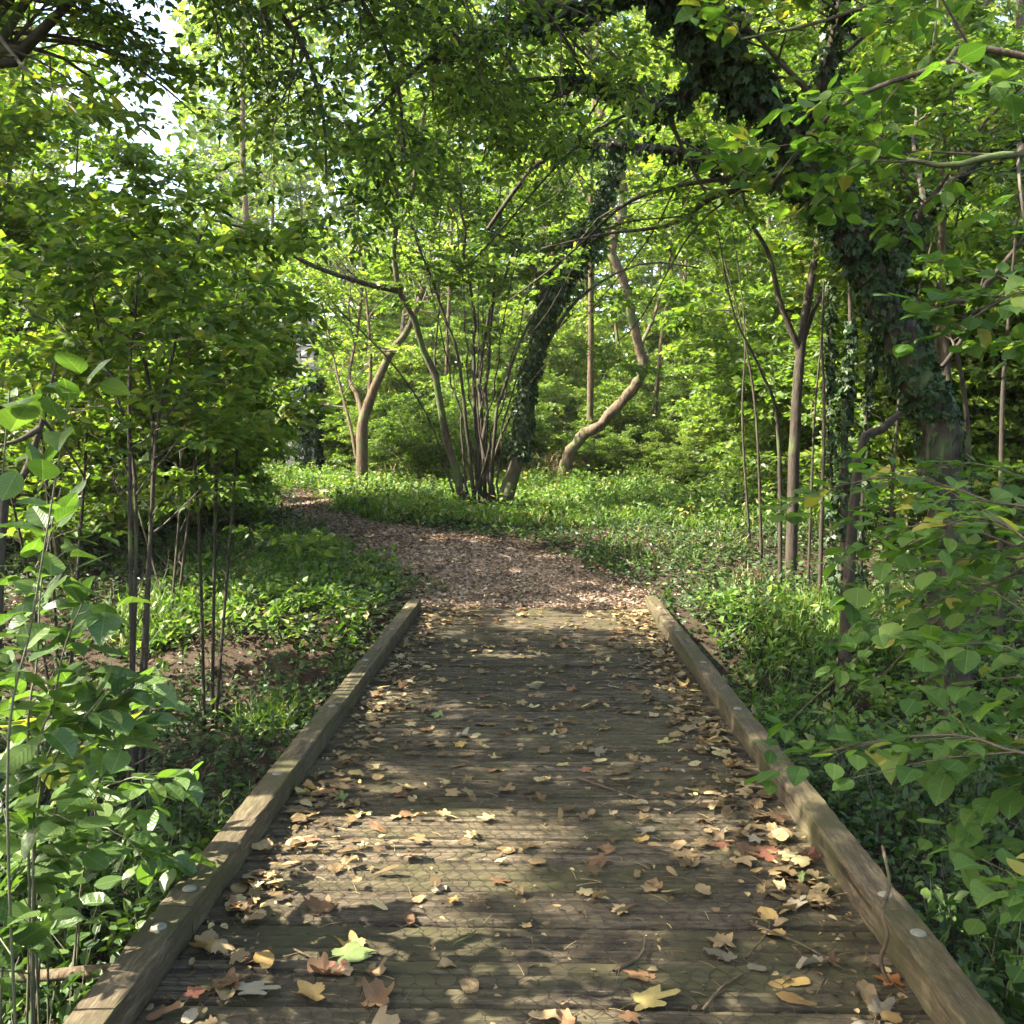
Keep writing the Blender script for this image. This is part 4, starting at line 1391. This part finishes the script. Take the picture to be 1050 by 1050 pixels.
tag(mb.build('clearing_herbs', [LM_GRASS]), kind='stuff')

# grass
BLADE = (np.array([(0, .5, 0), (0, -.5, 0), (.4, .42, .0), (.4, -.42, .0), (.75, .28, -.08), (.75, -.28, -.08), (1, 0, -.24)]), np.array([(0, 1, 3, 2), (2, 3, 5, 4)]), np.array([(4, 5, 6)]))


def grass(mb, cx, cy_, rx, ry, n, hgt, mat=0, wid=.012, lean=.45):
    a = rng.uniform(0, 6.28, n)
    r = np.sqrt(rng.random(n))
    x, y = cx + rx * r * np.cos(a), cy_ + ry * r * np.sin(a)
    ok = ~((np.abs(x) < 1.17) & (y < 9.65)) & ~in_path(x, y, -.02)
    x, y = x[ok], y[ok]
    M = len(x)
    pos = np.stack([x, y, ground_z(x, y) - .01], -1)
    d = np.array([0, 0, 1.0]) + lean * rng.standard_normal((M, 3)) * (1, 1, 0)
    h = rng.uniform(hgt * .5, hgt * 1.1, M)
    nr = rng.standard_normal((M, 3))
    # blades are as wide as wid, whatever their length
    tv, f4, f3 = BLADE
    d = unit(d)
    s = unit(np.cross(nr, d))
    nn = np.cross(d, s)
    V = pos[:, None, :] + h[:, None, None] * (tv[None, :, 0, None] * d[:, None] + tv[None, :, 2, None] * nn[:, None] * 1.6) + (tv[None, :, 1, None] * wid) * s[:, None]
    off = (np.arange(M) * 7)[:, None, None]
    n0 = mb.n
    mb.add(V.reshape(-1, 3), (f4[None] + off).reshape(-1, 4), mat)
    t3 = (f3[None] + off).reshape(-1, 3)
    mb.f3.append((t3 + n0).astype(np.int32))
    mb.m3.append(np.full(len(t3), mat, np.int32))


mb = MB()
for px, py, rx, ry, n, h in ((330, 596, .6, .8, 1500, .22), (300, 570, .7, .9, 1000, .25), (250, 575, .8, .9, 500, .25), (390, 605, .3, .5, 200, .12), (275, 745, .18, .35, 260, .25), (160, 640, .35, .5, 500, .3),
                             (380, 525, .9, .9, 1800, .25), (430, 518, 1.0, 1.2, 4200, .34), (470, 528, .8, .7, 1500, .22), (560, 530, 1.2, 1.0, 2500, .2), (650, 525, 1.6, 1.2, 3000, .2), (740, 530, 1.5, 1.2, 2500, .22),
                             (870, 650, .6, .6, 900, .30), (920, 640, .6, .7, 900, .34), (800, 660, .4, .7, 300, .2), (820, 720, .4, .8, 400, .16), (690, 560, .9, 1.0, 400, .15), (250, 520, 1.2, 1.2, 1800, .3)):
    c = on_ground(px, py)
    grass(mb, c[0], c[1], rx, ry, n, h, wid=.007 + .0008 * c[1])
tag(mb.build('grass', LM_GRASS), kind='stuff')
mb = MB()
for px, py, rx, ry, n, h in ((600, 488, 1.4, 1.2, 420, .9), (560, 496, 1.0, 1.0, 250, .8), (430, 500, 1.4, 1.4, 300, .6), (650, 486, 1.6, 1.8, 350, .8), (730, 488, 2.2, 2.2, 350, .7), (500, 500, 1.5, 1, 200, .6), (280, 500, 1.4, 1.5, 150, .5), (770, 610, .2, .3, 40, .35)):
    c = on_ground(px, py)
    grass(mb, c[0], c[1], rx, ry, n, h, wid=.012, lean=.25)
tag(mb.build('dry_grass', LM_STRAW), kind='stuff')

# dead leaves on the path, the verges and the forest floor
mb = MB()
Mp = 32000
i = rng.integers(0, 88, Mp)
t_ = rng.random(Mp) + .05 * rng.standard_normal(Mp)
u_ = rng.random(Mp)
a_ = PATH_L[i] * (1 - u_)[:, None] + PATH_L[i + 1] * u_[:, None]
b_ = PATH_R[i] * (1 - u_)[:, None] + PATH_R[i + 1] * u_[:, None]
pos = a_ * (1 - t_)[:, None] + b_ * t_[:, None]
x, y = scatter(22000, -6.5, 7, 1.0, 14)
k = patchy(x, y, 1.0, 4.0) + .4 * rng.random(len(x)) > .55
pos = np.vstack([pos, np.stack([x[k], y[k], 0 * x[k]], -1)])
pos = np.vstack([pos, np.stack([rng.uniform(-1.1, 1.1, 1500), 9.42 + np.abs(rng.normal(.25, .3, 1500)), np.zeros(1500)], -1)])
M = len(pos)
on_deck = (pos[:, 1] < 9.6) & (np.abs(pos[:, 0]) < 1.15)
pos[:, 2] = np.where(on_deck, .0, ground_z(pos[:, 0], pos[:, 1])) + .012 + .022 * sstep(9.5, 11.5, pos[:, 1]) + .015 * rng.random(M)
put_leaves(mb, pos, rng.standard_normal((M, 3)) * (1, 1, .25), unit(np.array([0, 0, 1]) + .4 * rng.standard_normal((M, 3))), rng.uniform(.02, .055, M), HEX, 0, .7)
tag(mb.build('leaf_litter', LM_LITTER), kind='stuff')

# crumbs and small torn leaves on the deck
mb = MB()
M = 2400
x = np.where(rng.random(M) < .55, rng.uniform(-1.03, 1.03, M), np.where(rng.random(M) < .6, 1.03 - np.abs(rng.normal(0, .16, M)), -1.03 + np.abs(rng.normal(0, .14, M))))
x = np.clip(x, -1.03, 1.03)
y = rng.uniform(1.8, 9.58, M)
pos = np.stack([x, y, .006 + .012 * rng.random(M)], -1)
put_leaves(mb, pos, rng.standard_normal((M, 3)) * (1, 1, .2), unit(np.array([0, 0, 1]) + .45 * rng.standard_normal((M, 3))), rng.uniform(.010, .034, M), HEX, 0, .7)
# needles of twig and stalk
M2 = 700
p0 = np.stack([rng.uniform(-1.02, 1.02, M2), rng.uniform(1.9, 8, M2), np.full(M2, .006)], -1)
dv = unit(rng.standard_normal((M2, 3)) * (1, 1, .03)) * rng.uniform(.02, .09, M2)[:, None]
tubes(mb, np.stack([p0, p0 + dv * .5 + (0, 0, .003), p0 + dv], 1), np.full((M2, 3), .001), 3)
tag(mb.build('deck_litter', LM_DECKLITTER), kind='stuff')

# ------------------------------------------------------------------ fallen leaves, one by one
rng = np.random.default_rng(124)
def fallen_mat(name, c, c2):
    m, nt, out = mat_new(name)
    tc = N_(nt, 'ShaderNodeTexCoord')
    oi = N_(nt, 'ShaderNodeObjectInfo')
    n1 = noise(nt, tc.outputs['Object'], 28, 5, .65)
    f = math_(nt, 'ADD', n1, math_(nt, 'MULTIPLY', math_(nt, 'SUBTRACT', oi.outputs['Random'], .5), .5), True)
    col = ramp(nt, f, [(.25, c2), (.6, c), (.95, tuple(min(1, x * 1.25) for x in c))])
    p = N_(nt, 'ShaderNodeBsdfPrincipled')
    p.inputs['Roughness'].default_value = .6
    p.inputs['Specular IOR Level'].default_value = .25
    nt.links.new(col, p.inputs['Base Color'])
    b = N_(nt, 'ShaderNodeBump')
    b.inputs['Strength'].default_value = .5
    b.inputs['Distance'].default_value = .003
    nt.links.new(n1, b.inputs['Height'])
    nt.links.new(b.outputs[0], p.inputs['Normal'])
    tr = N_(nt, 'ShaderNodeBsdfTranslucent')
    nt.links.new(col, tr.inputs['Color'])
    mx = N_(nt, 'ShaderNodeMixShader')
    mx.inputs[0].default_value = .2
    nt.links.new(p.outputs[0], mx.inputs[1])
    nt.links.new(tr.outputs[0], mx.inputs[2])
    nt.links.new(mx.outputs[0], out.inputs['Surface'])
    return m


FM = {'tan': fallen_mat('fallen_tan', (.24, .17, .085), (.11, .075, .038)),
      'ochre': fallen_mat('fallen_ochre', (.33, .22, .07), (.18, .11, .04)),
      'brown': fallen_mat('fallen_brown', (.17, .095, .045), (.07, .038, .02)),
      'grey': fallen_mat('fallen_grey', (.22, .19, .13), (.11, .095, .06)),
      'yellow': fallen_mat('fallen_yellow', (.40, .33, .11), (.26, .20, .07)),
      'green': fallen_mat('fallen_green', (.15, .19, .065), (.10, .125, .04)),
      'orange': fallen_mat('fallen_orange', (.45, .19, .05), (.25, .10, .03)),
      'russet': fallen_mat('fallen_russet', (.24, .10, .055), (.12, .045, .03))}


def fallen_mesh(kind, seed, curl):
    r_ = np.random.default_rng(seed)
    n = 44
    th = np.linspace(-PI, PI, n, endpoint=False)
    torn = 1 - r_.uniform(.1, .5) * np.exp(-((np.angle(np.exp(1j * (th - r_.uniform(-3, 3))))) / r_.uniform(.15, .5)) ** 2)
    if kind == 'maple':
        ka = np.radians([0, 26, 52, 84, 112, 150, 180])
        kr = np.array([1.0, .50, .92, .42, .62, .34, .10]) * (1 + .08 * r_.standard_normal(7))
        rad = np.interp(np.abs(th), ka, kr) * (1 + .07 * np.sin(th * 21 + seed))
    elif kind == 'round':
        rad = .5 + .42 * np.cos(th / 2) ** 4 + .02 * np.sin(th * 13)
    else:
        rad = .34 / np.sqrt(1 - .86 * np.cos(th) ** 2) * .9
    rad = rad * torn * (1 + .05 * r_.standard_normal(n))
    vs = [(0, 0)]
    for q in (.35, .7, 1.0):
        vs += [(q * r * math.cos(a), q * r * math.sin(a)) for a, r in zip(th, rad)]
    v = np.array(vs)
    u, w_ = v[:, 0], v[:, 1]
    ph = r_.uniform(0, 6, 4)
    dr = r_.uniform(-1, 1, 3)
    rr = np.hypot(u, w_)
    z = 1.15 * curl * (.35 * dr[0] * u ** 2 + .5 * (dr[1] + .6) * w_ ** 2 + .25 * dr[2] * u * w_ + .10 * np.sin(5 * u + ph[0]) * np.cos(4 * w_ + ph[1]) + .09 * rr ** 2 * np.sin(3 * np.arctan2(w_, u) + ph[2]) + .07 * rr ** 2 * np.sin(7 * np.arctan2(w_, u) + ph[3]))
    # fold the edges in where the leaf has curled
    w2 = w_ * (1 - .35 * curl * np.abs(w_))
    V = np.stack([u, w2, z], -1)
    f3 = [(0, 1 + j, 1 + (j + 1) % n) for j in range(n)]
    f4 = [(1 + k * n + j, 1 + (k + 1) * n + j, 1 + (k + 1) * n + (j + 1) % n, 1 + k * n + (j + 1) % n) for k in range(2) for j in range(n)]
    mb = MB()
    mb.add(V, np.array(f3))
    mb.f4.append(np.array(f4, np.int32))
    mb.m4.append(np.zeros(len(f4), np.int32))
    pe = np.array([[(-.06, 0, z[0] * .5), (-.35, .04, .05 * curl), (-.65, .12 * dr[0], .06), (-.9, .2 * dr[0], .03)]])
    tubes(mb, pe, np.full((1, 4), .013), 3)
    o = mb.build('fallen_leaf', [FM['tan']], smooth=True)
    me = o.data
    co = np.zeros(len(me.vertices) * 3, np.float32)
    me.vertices.foreach_get('co', co)
    co = co.reshape(-1, 3)
    co[:, 2] -= co[:, 2].min()
    me.vertices.foreach_set('co', co.ravel())
    bpy.data.objects.remove(o)
    return me


LEAFS = {}
RAWS = []
for kind, seeds in (('maple', (1, 2, 3, 4, 5, 16, 17, 18)), ('round', (6, 7, 8, 9)), ('oval', (10, 11, 12))):
    for s in seeds:
        base_me = fallen_mesh(kind, s, .5 + .22 * (s % 5))
        co = np.zeros(len(base_me.vertices) * 3, np.float32)
        base_me.vertices.foreach_get('co', co)
        pf = [tuple(p.vertices) for p in base_me.polygons]
        RAWS.append((kind, (co.reshape(-1, 3), np.array([f for f in pf if len(f) == 4]), np.array([f for f in pf if len(f) == 3]))))
        for cname in FM:
            me = base_me.copy()
            me.materials.clear()
            me.materials.append(FM[cname])
            LEAFS.setdefault((kind, cname), []).append(me)
WORD = {'tan': 'tan', 'ochre': 'ochre yellow', 'brown': 'dark brown', 'grey': 'dry grey', 'yellow': 'pale yellow', 'green': 'yellow-green', 'orange': 'bright orange', 'russet': 'russet red'}
SHAPEW = {'maple': 'lobed maple leaf', 'round': 'small rounded leaf', 'oval': 'narrow oval leaf'}


def drop_leaf(x, y, size, kind, cname, label=None, z=.004, tilt=.12):
    lst = LEAFS[(kind, cname)]
    o = bpy.data.objects.new('fallen_leaf', lst[rng.integers(0, len(lst))])
    COL.objects.link(o)
    o.location = (float(x), float(y), float(z))
    o.scale = (size, size, size * rng.uniform(.35, .95))
    o.rotation_euler = (rng.normal(0, tilt), rng.normal(0, tilt), rng.uniform(0, 6.28))
    if label:
        tag(o, label, 'fallen leaf', 'fallen leaves on the boardwalk')
    else:
        third = 'near end' if y < 3.9 else 'middle' if y < 6 else 'far end'
        side = 'along the right kerb' if x > .62 else 'along the left kerb' if x < -.62 else 'in the middle of the planks'
        tag(o, f'{WORD[cname]} {SHAPEW[kind]} lying {side}, {third} of boardwalk', 'fallen leaf', f'{WORD[cname]} {SHAPEW[kind]}s {side} {third}')
    return o


def deckpt(px, py):
    d = 1.5 / ((py - 459) / 1050)   # depth along the view, deck plane
    p = at(px, py, 3)
    v = p - CAM
    q = CAM + v * (-CAM[2] / v[2])
    return q[0], q[1]


SPECIAL = [(315, 817, .075, 'maple', 'yellow', 'pale yellow maple leaf lying flat beside the left kerb'),
           (368, 838, .07, 'maple', 'yellow', 'curled yellow-green maple leaf right of the flat pale yellow one'),
           (349, 820, .06, 'maple', 'green', 'pale green pointed leaf between the two yellow maple leaves on the left'),
           (684, 792, .055, 'maple', 'orange', 'bright orange curled leaf standing up on the planks'),
           (712, 812, .05, 'round', 'yellow', 'pale yellow leaf in the sun patch right of the orange leaf'),
           (785, 880, .09, 'maple', 'russet', 'sunlit russet maple leaf near the right kerb'),
           (828, 884, .075, 'maple', 'russet', 'dark red curled maple leaf beside the sunlit russet one'),
           (818, 904, .09, 'maple', 'green', 'green three-lobed maple leaf on the planks near the right kerb'),
           (735, 760, .085, 'maple', 'ochre', 'large ochre maple leaf curled up against the right kerb pile'),
           (752, 785, .07, 'maple', 'ochre', 'sunlit ochre leaf just below the large curled one'),
           (575, 785, .05, 'maple', 'yellow', 'yellow maple leaf in the middle of the boardwalk'),
           (585, 868, .045, 'maple', 'tan', 'tan leaf with a long stalk in the middle of boardwalk'),
           (660, 862, .045, 'round', 'ochre', 'ochre rounded leaf right of the long-stalked tan leaf'),
           (355, 985, .10, 'maple', 'green', 'large pale green maple leaf at the near left of the planks'),
           (346, 1000, .08, 'maple', 'russet', 'reddish curled leaf tucked below the large pale green leaf'),
           (530, 918, .045, 'round', 'tan', 'tan notched leaf alone in the middle near boardwalk'),
           (462, 925, .04, 'round', 'ochre', 'small ochre round leaf left of the tan notched leaf'),
           (540, 952, .035, 'maple', 'tan', 'small tan leaf just below the tan notched leaf'),
           (790, 942, .05, 'round', 'ochre', 'upright ochre leaf on planks near the right kerb'),
           (797, 960, .055, 'round', 'ochre', 'broad ochre leaf directly below the upright ochre one'),
           (810, 1010, .075, 'oval', 'ochre', 'long ochre leaf folded along its middle at near right'),
           (815, 1028, .08, 'oval', 'ochre', 'lower of two folded ochre leaves at near right'),
           (660, 1030, .10, 'maple', 'yellow', 'large pale maple leaf at the bottom edge of the picture'),
           (228, 1015, .075, 'maple', 'yellow', 'pale yellow curled leaf beside the near left kerb'),
           (915, 1010, .07, 'maple', 'orange', 'orange-brown leaf at the foot of the right kerb joint'),
           (455, 995, .04, 'round', 'tan', 'round tan leaf lying on the near planks'),
           (748, 985, .05, 'maple', 'grey', 'pale dry leaf alone on the near right planks'),
           (626, 680, .05, 'round', 'green', 'small blue-green leaf on the far end of the planks'),
           (593, 660, .06, 'maple', 'grey', 'large pale dry leaf near the far end of the deck')]
for px, py, s, kind, c, lab in SPECIAL:
    x, y = deckpt(px, py)
    drop_leaf(x, y, s, kind, c, lab, .005, .15 if 'stand' not in lab and 'upright' not in lab else .45)
count = 0
while count < 300 - len(SPECIAL):
    m = rng.random()
    y = 2.35 + 7.1 * rng.random() ** 1.35
    if m < .24:
        x = 1.0 - abs(rng.normal(0, .17))
    elif m < .40:
        x = -1.0 + abs(rng.normal(0, .18))
    else:
        x = rng.uniform(-.95, .95)
    if abs(x) > 1.02:
        continue
    c = rng.choice(['tan', 'ochre', 'brown', 'grey', 'yellow', 'green', 'orange', 'russet'], p=[.34, .11, .30, .17, .03, .01, .01, .03])
    kind = rng.choice(['maple', 'round', 'oval'], p=[.55, .3, .15])
    size = {'maple': rng.uniform(.045, .088), 'round': rng.uniform(.034, .06), 'oval': rng.uniform(.04, .075)}[kind]
    pile = abs(x) > .75
    drop_leaf(x, y, size, kind, c, None, .005 + (rng.uniform(0, .025) if pile else 0), .22 if pile else .09)
    count += 1
# the rest of the leaves, smaller and farther
mb = MB()
M = 1150
x = np.where(rng.random(M) < .36, 1.0 - np.abs(rng.normal(0, .15, M)), np.where(rng.random(M) < .35, -1.0 + np.abs(rng.normal(0, .15, M)), rng.uniform(-.95, .95, M)))
y = rng.uniform(3.2, 9.55, M)
pos = np.stack([x, y, .008 + .02 * rng.random(M)], -1)
for q, (kind, raw) in enumerate(RAWS):
    pq = pos[q::len(RAWS)]
    m_ = len(pq)
    put_leaves(mb, pq, rng.standard_normal((m_, 3)) * (1, 1, .1), unit(np.array([0, 0, 1]) + .22 * rng.standard_normal((m_, 3))), rng.uniform(.03, .062, m_), raw, 0, 1.0, (.15, .75))
tag(mb.build('fallen_leaves_far', LM_DECKLITTER), kind='stuff')

# twigs on the deck
STICKS = [((595, 800), (660, 822), .006, 'pale twig lying slantwise right of centre on the boardwalk'), ((630, 1000), (662, 965), .007, 'short thick stick on the near planks at centre'),
          ((720, 1040), (762, 1002), .006, 'short straight stick on the near right planks'), ((770, 950), (870, 1000), .006, 'long bent twig running to the right kerb'),
          ((765, 985), (790, 945), .004, 'thin twig beside the upright ochre leaf'), ((300, 975), (345, 1002), .004, 'thin twig under the large pale green leaf'),
          ((690, 835), (720, 815), .004, 'thin pale twig below the pale yellow leaf'), ((465, 970), (490, 955), .004, 'tiny stick left of centre on the near planks')]
for (a0, a1, r, lab) in STICKS:
    p0, p1 = deckpt(*a0), deckpt(*a1)
    q0, q1 = np.array([*p0, r + .003]), np.array([*p1, r + .004])
    mid = (q0 + q1) / 2 + (rng.uniform(-.03, .03), rng.uniform(-.03, .03), .003)
    mb = MB()
    P, R = stems_arr([[q0, mid, q1]], [(r, r * .5)], 10)
    tubes(mb, P, R, 6, 0, .08)
    tag(mb.build('fallen_twig', BARK_PALE, None, (0, 0, 0), True), lab, 'twig', 'fallen twigs on the boardwalk')

# vine stem lying over the right kerb
mb = MB()
P, R = stems_arr([[at(905, 868, 3.35), at(912, 905, 3.1), at(905, 935, 2.86), at(910, 960, 2.82), at(903, 985, 2.86), at(912, 1010, 2.85)]], [(.0055, .0065)], 24)
P[0, :, 2] = np.maximum(P[0, :, 2], .012)
tubes(mb, P, R, 6, 0, .08)
tag(mb.build('vine_stem', BARK_PALE, None, (0, 0, 0), True), 'pale twisted vine stem draped over the right kerb joint', 'vine')
# branch lying left of the kerb
mb = MB()
P, R = stems_arr([[at(-40, 985, 3.3), at(40, 985, 3.25), at(110, 978, 3.2), at(150, 972, 3.2)]], [(.024, .016)], 14)
P[0, :, 2] = np.maximum(ground_z(P[0, :, 0], P[0, :, 1]) + .06, P[0, :, 2] - .05)
tubes(mb, P, R, 8, 0, .05)
tag(mb.build('fallen_branch', BARK_PALE, None, (0, 0, 0), True), 'pale dead branch lying on the ground left of the near kerb', 'branch')

# ------------------------------------------------------------------ thin mist volume added to lighten the dark gaps between far trees
hb = MB()
hx, hy0, hy1, hz0, hz1 = 160, -110, 175, -3.0, 42.0
c8 = np.array([(x_, y_, z_) for z_ in (hz0, hz1) for (x_, y_) in ((-hx, hy0), (hx, hy0), (hx, hy1), (-hx, hy1))], float)
hb.add(c8, np.array([(0, 3, 2, 1), (4, 5, 6, 7), (0, 1, 5, 4), (1, 2, 6, 5), (2, 3, 7, 6), (3, 0, 4, 7)]))
hm, hnt, hout = mat_new('fill_haze_air')
pv = N_(hnt, 'ShaderNodeVolumePrincipled')
pv.inputs['Color'].default_value = (.95, .98, .86, 1)
pv.inputs['Density'].default_value = 0.0005
pv.inputs['Anisotropy'].default_value = 0.3
hnt.links.new(pv.outputs[0], hout.inputs['Volume'])
hz = tag(hb.build('fill_haze', hm), kind='stuff')
cy.volume_bounces = 0
